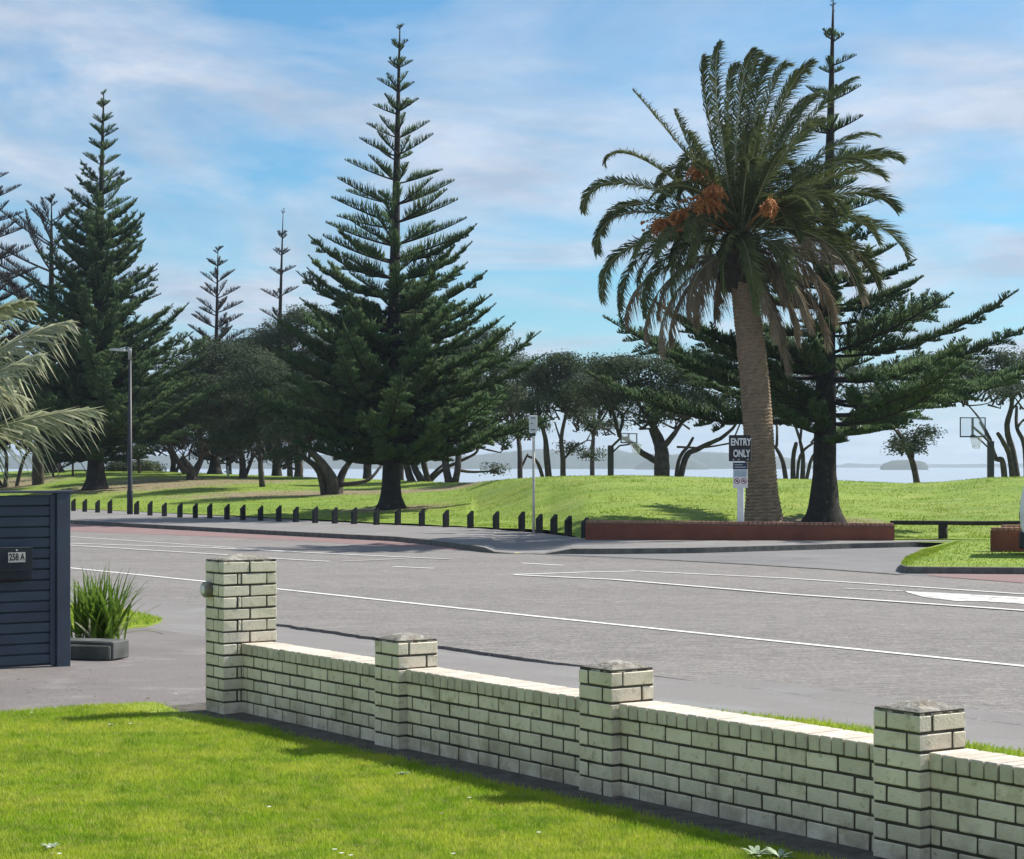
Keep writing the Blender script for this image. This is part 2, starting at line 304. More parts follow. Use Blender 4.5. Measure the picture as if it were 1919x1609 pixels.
# bare earth under the trees, driven by position masks inside the park material
def earth_patch(mt, spots):
    nt = mt.node_tree; nd = nt.nodes; L = nt.links; b = nd['Principled BSDF']
    src = b.inputs['Base Color'].links[0].from_socket
    geo = nd.new('ShaderNodeNewGeometry'); nz = nd.new('ShaderNodeTexNoise'); nz.inputs['Scale'].default_value = .9; nz.inputs['Detail'].default_value = 5; L.new(geo.outputs['Position'], nz.inputs['Vector'])
    for (x, y, rx, ry) in spots:
        mp = nd.new('ShaderNodeMapping'); mp.vector_type = 'POINT'; mp.inputs['Location'].default_value = (-x/rx, -y/ry, 0); mp.inputs['Scale'].default_value = (1/rx, 1/ry, 0); L.new(geo.outputs['Position'], mp.inputs[0])
        ln = nd.new('ShaderNodeVectorMath'); ln.operation = 'LENGTH'; L.new(mp.outputs[0], ln.inputs[0])
        ad = nd.new('ShaderNodeMath'); ad.operation = 'MULTIPLY_ADD'; L.new(nz.outputs[0], ad.inputs[0]); ad.inputs[1].default_value = 1.3; L.new(ln.outputs['Value'], ad.inputs[2])
        r = nd.new('ShaderNodeMapRange'); L.new(ad.outputs[0], r.inputs[0]); r.inputs[1].default_value = 1.3; r.inputs[2].default_value = 1.8; r.inputs[3].default_value = .95; r.inputs[4].default_value = 0
        x_ = nd.new('ShaderNodeMix'); x_.data_type = 'RGBA'; L.new(r.outputs[0], x_.inputs[0]); L.new(src, x_.inputs[6]); x_.inputs[7].default_value = (.22,.175,.11,1); src = x_.outputs[2]
    L.new(src, b.inputs['Base Color'])
sp = []
for (px, py, rx, ry) in [(310, 905, 5, 9), (200, 916, 4, 3), (20, 905, 3, 6), (735, 953, 2.2, 2.0), (560, 925, 6, 3), (820, 916, 5, 3), (440, 902, 4, 4), (1545, 977, 1.6, 1.2), (1430, 981, 1.8, 1.2), (260, 912, 5, 3)]:
    q = hit(px, py); sp.append((q[0], q[1], rx, ry))
earth_patch(M['park'], sp)

# sea and far land
sea = struct(mk('sea', [(-14000, 100, -3.2), (14000, 100, -3.2), (14000, 22000, -3.2), (-14000, 22000, -3.2)], [(0,1,2,3)], M['sea']))
def headland(name, prof, Y, depth, seed):
    rs = np.random.default_rng(seed); xs = np.arange(prof[0][0], prof[-1][0]+1, 6.)
    top = np.interp(xs, [p[0] for p in prof], [p[1] for p in prof])
    top = top + rs.normal(0, .35, len(xs)) * np.minimum(1, (876-top)/8)
    rows = [(0, 0.), (.12, .55), (.3, .9), (.5, 1.), (.75, .7), (1., 0.)]
    V = []
    for x, t in zip(xs, top):
        H = max(.5, (HY - t) * Y / F + CZ + 3.2)
        for (d, h) in rows:
            V.append(((x - CX) * Y / F * (1 + d*depth/Y), Y + d*depth, -3.4 + H*h + (rs.normal(0, H*.02) if 0 < h < 1 else 0)))
    k = len(rows); Fc = [(i*k+j, (i+1)*k+j, (i+1)*k+j+1, i*k+j+1) for i in range(len(xs)-1) for j in range(k-1)]
    return mk(name, V, Fc, M['hill'], smooth=True)
struct(headland('headland', [(-700,862),(-300,850),(0,852),(150,848),(260,852),(420,846),(600,850),(760,846),(880,852),(930,846),(1010,838),(1090,843),(1150,836),(1180,846),(1260,850),(1300,843),(1360,846),(1440,850),(1500,860),(1530,874)], 3000, 500, 1))
struct(headland('near_headland', [(1190,874.5),(1203,866),(1218,858),(1240,852),(1270,852),(1300,858),(1330,874.5)], 2500, 200, 2))
struct(headland('far_shore', [(1500,874),(1580,870),(1590,867),(1620,868.5),(1700,869.5),(1800,869),(1919,868),(2300,866),(2800,864)], 4700, 300, 3))
tag(headland('island', [(1650,874.6),(1656,868),(1668,863),(1690,861),(1720,862),(1733,865),(1743,874.6)], 2300, 100, 4), 'low flat-topped bush covered island out on the sea', 'island')

# ------------------------------------------------------------------ street: road, pavements, kerbs, markings
ZR = -.25; ZP = -.12
def strip(name, A, B, mt, skirt=None, kind='structure', parent=None):
    """quads between polylines A and B (same count); optional skirt depth below A"""
    A = [np.array(p, float) for p in A]; B = [np.array(p, float) for p in B]; n = len(A)
    V = A + B; Fc = [(i, i+1, n+i+1, n+i) for i in range(n-1)]
    if skirt:
        V += [p - np.array([0,0,skirt]) for p in A]; Fc += [(i, 2*n+i, 2*n+i+1, i+1) for i in range(n-1)]
    o = mk(name, V, Fc, mt, parent)
    bm = bmesh.new(); bm.from_mesh(o.data); bmesh.ops.recalc_face_normals(bm, faces=bm.faces)
    bm.to_mesh(o.data); bm.free()
    if kind: o['kind'] = kind
    return o
def resample(P, n):
    P = np.asarray(P, float); d = np.r_[0, np.cumsum(np.linalg.norm(np.diff(P, axis=0), axis=1))]
    t = np.linspace(0, d[-1], n); return np.stack([np.interp(t, d, P[:, k]) for k in range(P.shape[1])], 1)
# chip seal carriageway: near edge ragged and standing a little proud of the older path
ss = np.concatenate([np.linspace(-420, -60, 12, endpoint=False), np.linspace(-60, 0, 500), np.linspace(2, 160, 6)])
def near_edge(s): return 12.45 + .04*mnoise.noise(Vector((s*.6, 0, 0))) + .04*mnoise.noise(Vector((s*3.1, 4, 0))) + .05*mnoise.noise(Vector((s*11, 8, 0)))
A = [sn(s, near_edge(s), ZR) for s in ss]; B = [sn(s, 80, ZR) for s in ss]
strip('road', A, B, M['road'], skirt=.12)
# ground of driveway, footpath (older smooth asphalt) with fall towards the street
def zground(s, n):
    zc_ = lerp([(-60,-.06),(6.9,-.03),(8,-.05),(10.2,-.14),(12.3, -.287),(12.9,-.289)], n)
    if n > 9 and s > -18: zc_ += lerp([(-18.5, 0), (-15.2, .0345)], s) * (n-9)/3.4
    if n > 9 and s <= -18: zc_ += lerp([(-25.2, .038), (-23.6, 0)], s) * (n-9)/3.4
    return zc_
def sheet(name, s0, s1, n0, n1, ds, dn, mt, dz=0., zf=zground):
    S = np.linspace(s0, s1, max(2, int((s1-s0)/ds)+1)); Nn = np.linspace(n0, n1, max(2, int((n1-n0)/dn)+1))
    V = [sn(s, n, zf(s, n) + dz) for s in S for n in Nn]; k = len(Nn)
    return struct(mk(name, V, [(i*k+j, (i+1)*k+j, (i+1)*k+j+1, i*k+j+1) for i in range(len(S)-1) for j in range(k-1)], mt, smooth=True))
sheet('driveway', -120, 40, -40, 10.2, 4, .5, M['drive'])
sheet('footpath', -120, 40, 10.2, 12.95, 1, .25, M['path'], dz=.002)
# street verge behind the wall
def verge(name, s0, s1, n0, n1f, dz=.035):
    S = np.linspace(s0, s1, int((s1-s0)/.12)+1)
    A = []; B = []
    for s in S:
        e = n1f(s) + .05*mnoise.noise(Vector((s*2, 1, 0))) + .03*mnoise.noise(Vector((s*9, 1, 0)))
        A.append(sn(s, e, zground(s, e) + .02)); B.append(sn(s, n0, zground(s, n0) + dz))
    return strip(name, A, B, M['lawn'], skirt=.06)
verge('verge', -13.3, 20, 6.98, lambda s: 10.72 - .55*max(0, (-11.5 - s)))
def vn(s): return lerp([(-40, 11.3), (-26, 11.3), (-24.2, 11.1), (-22.9, 10.3), (-22.0, 9.3)], s)
verge('verge_beyond_driveway', -60, -22.0, 8.4, vn, .05)
# far pavement with kerb
back = [sn(s, 35.0, ZP) for s in (-420, -150, -90, -75)] + [gp(741, 983.5, ZP), gp(880, 988.5, ZP), gp(1005, 998, ZP), gp(1060, 1003, ZP), gp(1097, 1010.5, ZP), gp(1250, 1012, ZP), gp(1450, 1012.5, ZP), gp(1676, 1012.5, ZP), gp(1740, 1011.5, ZP), gp(1790, 1013, ZP)]
front = [sn(s, 29.3, ZP) for s in (-420, -150, -90)] + [gp(131, 974.5, ZP), gp(450, 991, ZP), gp(640, 1000.5, ZP), gp(740, 1005, ZP), gp(800, 1011, ZP), gp(860, 1018.5, ZP), gp(910, 1024.5, ZP), gp(935, 1027, ZP), gp(990, 1027.5, ZP), gp(1035, 1027.5, ZP), gp(1060, 1027.5, ZP), gp(1130, 1028, ZP), gp(1300, 1026.5, ZP), gp(1480, 1021.5, ZP), gp(1600, 1018, ZP), gp(1690, 1016, ZP), gp(1740, 1014.5, ZP), gp(1790, 1014, ZP)]
fr = resample(front, 600); bk = resample(back, 600)
# match by street coordinate so that quads stay short
sf = np.array([tosn(p)[0] for p in fr])
keep = fr; 
def nearest_back(p):
    s = tosn(p)[0]; return None
bkd = resample(back, 1500); bs = np.array([tosn(p)[0] for p in bkd])
def pairback(i):
    p = fr[i]; a = p[0]/p[1]; aa = bkd[:, 0]/bkd[:, 1]; j = int(np.argmin(np.abs(aa - a))); return bkd[j]
bk = np.array([pairback(i) for i in range(len(fr))])
rampA = [(p[0]/p[1]*F + CX) for p in fr]
frz = fr.copy()
for i, x in enumerate(rampA):
    if 905 < x < 1075: frz[i, 2] = ZR + .006 + (ZP - ZR - .006) * min(1, max(0, (935 - x)/30 if x < 935 else (x - 1040)/35 if x > 1040 else 0))
def inset(P, Q, d):
    out = []
    for p, q in zip(P, Q):
        v = q - p; L = np.linalg.norm(v[:2]) + 1e-6; out.append(p + v * min(.5, d / L))
    return np.array(out)
kin = inset(frz, bk, .30)
strip('kerb', frz, kin, M['kerb'], skirt=.14)
mid = inset(frz, bk, 1.6)
strip('pavement', kin - np.array([0,0,.004]), bk, M['path'])
# joints between kerb stones
# island of grass with kerb on the right
isl = [gp(1700,1044,ZP),gp(1691,1051,ZP),gp(1688,1058,ZP),gp(1700,1062,ZP),gp(1760,1062.5,ZP),gp(1919,1063.5,ZP),gp(2250,1066,ZP)]
islb = [gp(1730,1031,ZP),gp(1755,1026,ZP),gp(1785,1018,ZP),gp(1800,1013,ZP),gp(1850,1011,ZP),gp(1919,1009.5,ZP),gp(2250,1008,ZP)]
ia = resample(isl, 60); ib = resample(islb, 60)
strip('island_kerb', ia, ia + np.array([.05,.16,0]), M['kerb'], skirt=.14)
strip('grass_island', ia + np.array([.05,.16,.004]), ib + np.array([0,0,.004]), M['park'])
strip('island_edge', ib + np.array([0,0,.004]), ib + np.array([0,.6,.002]), M['park'])
strip('grass_behind_island', [gp(x, y, ZP-.006) for x, y in ((1676,1015),(1790,1017),(1919,1018),(2250,1018))], [gp(x, 996, ZP-.002) for x in (1676,1790,1919,2250)], M['park'])
_r = np.random.default_rng(17); _t = _r.random(9000); _u = _r.random(9000)
_i = (_t * 59).astype(int); _f = (_t*59 - _i)[:, None]; _q = (ia[_i]*(1-_f) + ia[np.minimum(_i+1, 59)]*_f + np.array([.05,.16,0]))*(1-_u[:, None]) + (ib[_i]*(1-_f) + ib[np.minimum(_i+1, 59)]*_f)*_u[:, None]
_th = _r.uniform(0, 6.28, 9000); _w = _r.uniform(.008, .02, 9000); _V = np.empty((9000, 3, 3), np.float32); _o = np.stack([np.cos(_th)*_w, np.sin(_th)*_w, np.zeros(9000)], 1)
_V[:, 0] = _q + _o; _V[:, 1] = _q - _o; _V[:, 2] = _q + np.stack([_r.normal(0, .02, 9000), _r.normal(0, .02, 9000), _r.uniform(.02, .05, 9000)], 1)
mk('island_grass_tufts', _V.reshape(-1, 3), np.arange(27000).reshape(9000, 3), M['tuft'])['kind'] = 'stuff'
# entry road surface and coloured strips as thin sheets
def pxsheet(name, A, B, mt, z, n=60):
    a = resample([gp(x, y, z) for x, y in A], n); b_ = resample([gp(x, y, z) for x, y in B], n)
    return strip(name, a, b_, mt)
pxsheet('entry_road', [(1040,1041),(1300,1052),(1500,1063.5),(1690,1076),(1919,1092),(2250,1114)], [(1060,1030),(1300,1028),(1480,1024),(1690,1017),(1919,1010),(2250,1006)], M['entry'], ZR+.004)
pxsheet('red_lane', [(100,994),(131,995),(400,1005),(640,1017.5),(850,1029.5),(905,1031)], [(100,978),(131,979.5),(450,995),(640,1004),(800,1014.5),(905,1029)], M['redstrip'], ZR+.004)
pxsheet('red_lane_beside_island', [(1760,1080),(1919,1092)], [(1720,1073),(1919,1075)], M['redstrip'], ZR+.008)
def line(name, pts, w, mt=None, z=ZR+.008, label=None):
    P = np.array([gp(x, y, z) for x, y in pts]); A = []; B = []
    for i in range(len(P)):
        t = P[min(i+1, len(P)-1)] - P[max(i-1, 0)]; t /= np.linalg.norm(t); q = np.array([-t[1], t[0], 0]) * w/2
        A.append(P[i] - q); B.append(P[i] + q)
    return strip(name, A, B, mt or M['paint'])
line('lane_line', [(-200,1031.5),(131,1063.5),(385,1089),(525,1103.5),(960,1149.5),(1400,1195),(1919,1247.5),(2200,1276)], .13)
line('lane_line', [(-100,992),(131,1005),(370,1021),(597,1036.5),(845,1047)], .10, z=ZR+.0085)
line('median_line', [(-100,1008),(131,1017.5),(400,1026),(600,1036),(760,1043.5),(842,1047)], .14, z=ZR+.013)
line('median_line', [(-100,1009),(131,1021),(418,1038.5),(520,1046),(619,1051.5)], .10, z=ZR+.017)
line('median_line', [(640,1051),(760,1046)], .10, M['fpaint'], z=ZR+.0205)
line('lane_dash', [(737,1061),(813,1064.5)], .14)
line('lane_dash', [(978,1054.5),(1056,1059)], .14)
line('turning_bay_line', [(962,1076),(1100,1071.5),(1200,1069.5)], .16)
line('turning_bay_line', [(1195,1069.5),(1480,1083),(1919,1112.5),(2200,1131)], .12, z=ZR+.012)
line('turning_bay_line', [(966,1076.5),(1150,1085),(1480,1112.5),(1919,1143),(2200,1163)], .14, z=ZR+.016)
line('arrow_shaft', [(1584,1102),(1702,1107.5)], .16, M['fpaint'])
# painted arrow
q = [gp(x, y, ZR+.008) for x, y in ((1692,1107),(1815,1113),(1860,1117),(2010,1128),(2010,1137),(1919,1131),(1840,1126),(1790,1125.5),(1730,1118))]
struct(mk('painted_arrow', q, [tuple(range(len(q)))[::-1]], M['wornpaint']))
q2 = [gp(x, y, ZR+.012) for x, y in ((1815,1113.5),(1919,1119),(2010,1124),(2010,1126),(1919,1122),(1850,1118))]
struct(mk('painted_arrow_barb', q2, [tuple(range(len(q2)))[::-1]], M['paint']))
line('yellow_line', [(735,1011.5),(800,1017),(870,1025),(915,1031)], .14, M['ypaint'], z=ZR+.009)
line('tar_seam', [(1000,1037),(1200,1045.5),(1400,1056.5),(1550,1065.5),(1690,1076)], .16, M['kerb'], z=ZR+.0115)
line('yellow_dash', [(940,1034.5),(975,1035.5)], .3, M['ypaint'], z=ZR+.009)
line('pavement_mark', [(855,1000),(872,1000.8)], .4, M['fpaint'], z=ZP+.004); line('pavement_mark', [(880,1002),(925,1003)], .3, M['fpaint'], z=ZP+.004)

# ------------------------------------------------------------------ lawn
SL = np.linspace(-14.5, 6, 120); Nl = np.linspace(-12, 6.52, 110)
def lawn_z(s, n): return .012*mnoise.noise(Vector((s*1.1, n*1.1, 0))) - .004
V = []
for s in SL:
    for n in Nl:
        ss_, nn_ = s, n
        if s == SL[0]: ss_ = s + .06*mnoise.noise(Vector((n*2.3, 3, 0)))
        e = 6.52 + .06*mnoise.noise(Vector((s*1.7, 9, 0))) + .03*mnoise.noise(Vector((s*7, 2, 0)))
        if n == Nl[-1]: nn_ = e
        V.append(sn(ss_, nn_, lawn_z(s, n)))
k = len(Nl)
lawn = mk('lawn', V, [(i*k+j, (i+1)*k+j, (i+1)*k+j+1, i*k+j+1) for i in range(len(SL)-1) for j in range(k-1)], M['lawn'], smooth=True); struct(lawn)
# concrete footing strip along the wall, and the ground under the wall
A = [sn(s, 6.40 + .03*mnoise.noise(Vector((s*3, 5, 0))), -.012) for s in np.linspace(-14.2, 6, 150)]; B = [sn(s, 7.1, .004) for s in np.linspace(-14.2, 6, 150)]
strip('footing_strip', A, B, M['strip'], skirt=.03)
# blades
def blades(name, P, h, w, mt, zoff=0., lean=.5, seed=3):
    r = np.random.default_rng(seed); n = len(P)
    th = r.uniform(0, 2*math.pi, n); le = r.uniform(.1, lean, n) * h; la = r.uniform(0, 2*math.pi, n)
    wx = np.cos(th)*w/2; wy = np.sin(th)*w/2
    V = np.empty((n, 3, 3), np.float32)
    V[:, 0] = P + np.stack([wx, wy, -np.full(n, .004)], 1); V[:, 1] = P - np.stack([wx, wy, np.full(n, .004)], 1)
    V[:, 2] = P + np.stack([np.cos(la)*le, np.sin(la)*le, h], 1)
    return mk(name, V.reshape(-1, 3), np.arange(n*3).reshape(n, 3), mt)
def scatter_lawn(n, y0=8.6, y1=17.5):
    r = np.random.default_rng(8)
    Y = r.uniform(y0, y1, n); X = r.uniform(-1, 1, n) * (.27*Y + .4)
    s = X*U[0] + Y*U[1]; q = X*N[0] + Y*N[1]
    edge = 6.50 + .06*np.array([mnoise.noise(Vector((a*1.7, 9, 0))) for a in s]) + .05*r.normal(0, 1, n)
    left = -14.5 + .05*r.normal(0, 1, n)
    bare = np.array([mnoise.noise(Vector((a*1.4+7, b*1.4, 3))) for a, b in zip(s, q)])
    keep = (q < edge) & (s > left) & ~((bare > .55) & (r.random(n) < .75)) & ~((s < -13.2) & (q > 6.2) & (r.random(n) < .8))
    s, q, X, Y, bare = s[keep], q[keep], X[keep], Y[keep], bare[keep]
    z = np.array([lawn_z(a, b) for a, b in zip(s, q)])
    return np.stack([X, Y, z], 1), r, s, q
P, r, s_, q_ = scatter_lawn(640000)
hn = np.array([mnoise.noise(Vector((a*.9, b*.9, 11))) for a, b in zip(s_, q_)])
h = (.020 + .014*r.random(len(P))) * (1 + .35*hn) 
g = blades('lawn_grass', P, h, .0055, M['blade'], lean=.9); g['kind'] = 'stuff'
# taller edge tufts and verge grass
r = np.random.default_rng(4)
n = 60000; s = r.uniform(-13.3, -4, n); q = r.uniform(6.98, 10.8, n); keep = q < 10.72 - .55*np.maximum(0, -11.5-s) + .05*r.normal(0,1,n); s = s[keep]; q = q[keep]
P = np.array([sn(a, b, zground(a, b) + .02) for a, b in zip(s, q)]); g = blades('verge_grass', P, r.uniform(.02,.05,len(P)), .009, M['blade'], lean=.8); g['kind'] = 'stuff'
n = 9000; s = r.uniform(-27, -22.0, n); q = r.uniform(9.0, 11.4, n); keep = q < np.array([vn(a) for a in s]); s = s[keep]; q = q[keep]
P = np.array([sn(a, b, zground(a, b) + .03) for a, b in zip(s, q)]); g = blades('verge_grass_beyond', P, r.uniform(.02,.06,len(P)), .014, M['blade'], lean=.8); g['kind'] = 'stuff'
# daisies, weeds
M['petal'] = mat('daisy_petal', (.8,.8,.76), .6); M['weed'] = mat('weed_leaf', (.20,.27,.16), .6, col2=(.30,.36,.26))
mb = MB()
dz_ = []
for px, py in ((628,1592),(641,1599),(658,1603),(850,1600),(92,1588),(112,1600),(245,1356),(505,1512),(330,1300),(880,1495),(1010,1560),(60,1335)):
    p = gp(px, py, .028); 
    d = MB()
    for k in range(8):
        a0 = k*math.pi/4; d.add([(0,0,.002),(.010*math.cos(a0-.3),.010*math.sin(a0-.3),.004),(.013*math.cos(a0),.013*math.sin(a0),.003),(.010*math.cos(a0+.3),.010*math.sin(a0+.3),.004)], [(0,1,2,3)])
    for v, f in zip([], []): pass
    dz_.append((p, d))
V = []; Fc = []
for p, d in dz_:
    b0 = len(V); V += [tuple(np.array(v)*1.0 + p) for v in d.V]; Fc += [tuple(i+b0 for i in f) for f in d.F]
o = mk('daisies', V, Fc, M['petal']); o['kind'] = 'stuff'
def weed(px, py, sz, label, seed):
    r = np.random.default_rng(seed); p = gp(px, py, .01); d = MB()
    for k in range(16):
        a0 = r.uniform(0, 6.28); L = sz*r.uniform(.5, 1); w = L*.14; up = r.uniform(.3, 1.1)
        pts = [np.array([math.cos(a0)*L*t, math.sin(a0)*L*t, up*L*t*(1-.55*t)]) for t in (0, .4, .75, 1)]
        sd = np.array([-math.sin(a0), math.cos(a0), 0])
        ws = (.3*w, w, .8*w, .02*w); V = []
        for q0, w0 in zip(pts, ws): V += [q0 - sd*w0, q0 + sd*w0]
        d.add(V, [(0,1,3,2),(2,3,5,4),(4,5,7,6)])
    o = d.build('weed', M['weed']); o.location = p; return tag(o, label, 'weed', 'broad-leaved weeds in the lawn')
weed(755, 1452, .05, 'small grey-green weed near the second pillar', 1)
weed(97, 1590, .06, 'pale weed in the bottom left corner of the lawn', 2)
weed(1418, 1604, .10, 'tall pale weed by the wall footing at the bottom edge', 3)
weed(1462, 1608, .09, 'weed just right of the tall one at the bottom edge', 4)
weed(210, 1360, .04, 'tiny weed beside the shadow of the tall pillar', 5)

# fallen leaves and grit on the drive, path and lawn
r = np.random.default_rng(66); V = []; Fc = []
for k in range(260):
    px = r.uniform(0, 1919) if k > 150 else r.uniform(0, 380); py = r.uniform(1225, 1330) if k <= 150 else r.uniform(1340, 1609)
    p = gp(px, py, 0); s_k, n_k = tosn(p)
    if k > 150 and n_k > 6.3: continue
    p[2] = (zground(s_k, n_k) + .004) if k <= 150 else .02 + lawn_z(s_k, n_k)
    L = r.uniform(.006, .016) * (1 if k % 5 else 1.8); a = r.uniform(0, 6.28); q = np.array([math.cos(a), math.sin(a), 0])*L; w_ = np.array([-math.sin(a), math.cos(a), 0])*L*.45
    b0 = len(V); V += [p - q, p + w_ + [0,0,.004], p + q + [0,0,.002], p - w_ + [0,0,.003]]; Fc.append((b0, b0+1, b0+2, b0+3))
mk('leaf_litter', V, Fc, M['frondold'])['kind'] = 'stuff'
# ------------------------------------------------------------------ cream brick garden wall
wall = thing('garden_wall', 'low cream brick garden wall with capped pillars along the lawn', 'wall', tuple(sn(-9, 6.9)), ROADROT)
# local frame: x = n - 6.815 (wall face at 0), y = -(s) ... rotate so that local x = N, local y = -U
W0 = tuple(sn(0, 6.815)); wall.location = W0
CO = .086
_bm = {}
def brick_mesh(lx, ly, lz, m_, rough=.0025):
    key = (round(lx, 3), round(ly, 3), round(lz, 3), m_.name, random.randrange(3))
    if key not in _bm:
        bm = bmesh.new(); bmesh.ops.create_cube(bm, size=1)
        for v in bm.verts: v.co = Vector((v.co.x*lx, v.co.y*ly, v.co.z*lz))
        bmesh.ops.bevel(bm, geom=bm.edges[:], offset=.0045, segments=1, affect='EDGES')
        for v in bm.verts: v.co += Vector([random.uniform(-1, 1)*rough*.5 for _ in range(3)])
        me = bpy.data.meshes.new('brick'); bm.to_mesh(me); bm.free(); me.materials.append(m_); _bm[key] = me
    return _bm[key]
def brick(parent, x0, x1, y0, y1, z0, z1, m_, name='brick'):
    jit = lambda a: random.uniform(-a, a)
    me = brick_mesh(x1-x0, y1-y0, z1-z0, m_)
    return inst(name, me, parent, ((x0+x1)/2 + jit(.0022), (y0+y1)/2 + jit(.0015), (z0+z1)/2 + jit(.001)), (jit(.004), jit(.006), jit(.006)))
J = .010
def pillar(sc, w, d, courses, x0, label=None, seed=0):
    """near corner at street coordinate sc (its +U side), w along the street, d across; x0 = local x of the garden face"""
    random.seed(seed)
    y0 = -sc; y1 = -sc + w                              # local y = -s
    core = MB().box(x0+.005, x0+d-.005, y0+.005, y1-.005, -.1, courses*CO+.004).build('pillar', M['mortar'], wall)
    if label: core['label'] = label
    T = .078; J = .0125
    for c in range(courses):
        z0 = c*CO + .0; z1 = z0 + .0735; 
        if c == 0: z0 -= .04
        if d < .35:
            L = w - T - J
            if c % 2 == 0: R = [(x0, x0+L, y0, y0+T), (x0+L+J, x0+d, y0, y0+L), (x0+d-L, x0+d, y1-T, y1), (x0, x0+d-L-J, y0+T+J, y1)]
            else: R = [(x0, x0+T, y0, y0+L), (x0, x0+L, y1-T, y1), (x0+d-T, x0+d, y1-L, y1), (x0+T+J, x0+d, y0, y0+T)]
        else:
            h = (d - J)/2
            if c % 2 == 0: R = [(x0, x0+h, y0, y0+T), (x0+h+J, x0+d, y0, y0+T), (x0, x0+T, y0+T+J, y1), (x0+d-T, x0+d, y0+T+J, y1), (x0+T+J, x0+d-T-J, y1-T, y1)]
            else: R = [(x0, x0+.11, y0, y0+.16), (x0+.11+J, x0+.145, y0, y0+T), (x0+.155, x0+.155+.20, y0, y0+T), (x0+.365, x0+d, y0, y1-T-J), (x0, x0+.10, y0+.17, y1), (x0+.11, x0+d, y1-T, y1)]
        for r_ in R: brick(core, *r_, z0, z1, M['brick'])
    # rough cement cap
    zt = courses*CO - .006; n = 13; V = []; r = np.random.default_rng(seed+5)
    ph = .040 if w < .35 and d < .35 else .045
    for i in range(n):
        for j in range(n):
            u_ = i/(n-1); v_ = j/(n-1); e = max(abs(u_*2-1), abs(v_*2-1))
            hgt = ph*(1 - e**1.9) + (.006*mnoise.noise(Vector((u_*4+seed, v_*4, seed))) + .003*mnoise.noise(Vector((u_*13+seed, v_*13, 2))))*(1-e**4)
            inx = .005 + .004*mnoise.noise(Vector((u_*8, v_*8, seed)))
            x_ = x0 + inx + u_*(d - 2*inx); y_ = y0 + inx + v_*(w - 2*inx)
            V.append((x_, y_, zt + .006 + max(0, hgt) if e < .999 else zt + .002 + .003*abs(mnoise.noise(Vector((u_*9, v_*9, seed))))))
    Fc = [(i*n+j, (i+1)*n+j, (i+1)*n+j+1, i*n+j+1) for i in range(n-1) for j in range(n-1)]
    per = [i*n for i in range(n)] + [(n-1)*n + j for j in range(1, n)] + [i*n + n-1 for i in range(n-2, -1, -1)] + [j for j in range(n-2, 0, -1)]
    b0 = len(V); V += [(V[p][0], V[p][1], zt-.012) for p in per]
    Fc += [(per[i], per[(i+1) % len(per)], b0+(i+1) % len(per), b0+i) for i in range(len(per))]
    mk('cap', V, Fc, M['cap'], core)
    return core
SP = [-13.48, -11.16, -8.90, -6.575, -4.25, -1.93]
pillar(SP[0], .30, .44, 13, -.16, 'tall end pillar of thirteen courses beside the driveway', 1)
pillar(SP[1], .30, .30, 8, -.065, 'second pillar of the wall', 2)
pillar(SP[2], .30, .30, 8, -.065, 'third pillar of the wall', 3)
pillar(SP[3], .30, .30, 8, -.065, 'fourth pillar of the wall, nearest the camera', 4)
pillar(SP[4], .30, .30, 8, -.065, None, 5)
def panel(sa, sb, seed):
    """between street coordinates sa (left pillar's near side) and sb (right pillar's far side)"""
    random.seed(seed*7+1)
    y0 = -sb; y1 = -sa                                 # y grows towards the far left end
    core = MB().box(.0045, .221, y0, y1, -.1, 5*CO+.004).box(.001, .226, y0+.001, y1-.001, 5*CO+.003, 5*CO+.066).build('panel', M['mortar'], wall)
    for c in range(5):
        z0 = c*CO; z1 = z0 + .0735
        if c == 0: z0 -= .04
        y = y1 - .003; first = True
        while y > y0 + .02:
            L = .209
            if first and c % 2 == 0: L = .16
            if first and c % 2 == 1: L = .055
            first = False
            ya = max(y0 + .002, y - L)
            if y - ya > .02:
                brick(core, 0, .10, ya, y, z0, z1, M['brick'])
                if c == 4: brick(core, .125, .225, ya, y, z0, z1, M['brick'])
            y = ya - .012
    yy = y1 - .003
    while yy > y0 + .03:
        ya = max(y0 + .002, yy - .073)
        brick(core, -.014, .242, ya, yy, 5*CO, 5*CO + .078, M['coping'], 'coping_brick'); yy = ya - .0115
    return core
for i in range(4): panel(SP[i], SP[i+1]-.30, i+1)
# pale round fitting on the drive side of the tall pillar
fx, fy = -.16 + .05, -SP[0] + .30
ft = thing('wall_fitting', 'small round grey fitting fixed near the top of the tall pillar', 'fitting', tuple(sn(SP[0]-.22, 6.655, .90)), ROADROT)
V, Fc = tube([(-.002,0,0),(-.045,0,0),(-.058,0,0)], [.058,.058,.045], 20); mk('housing', V, Fc, M['cap'], ft, True)
V, Fc = tube([(-.058,0,0),(-.064,0,0)], [.036,.030], 16); mk('lens', V, Fc, M['white'], ft, True)

# ------------------------------------------------------------------ navy slat fence with letterbox
fp = sn(-17.75, 7.25, -.02) + np.array([-.04, 0, 0])
fence = thing('slat_fence', 'dark navy horizontal slat fence beside the driveway', 'fence', tuple(fp), ROADROT)
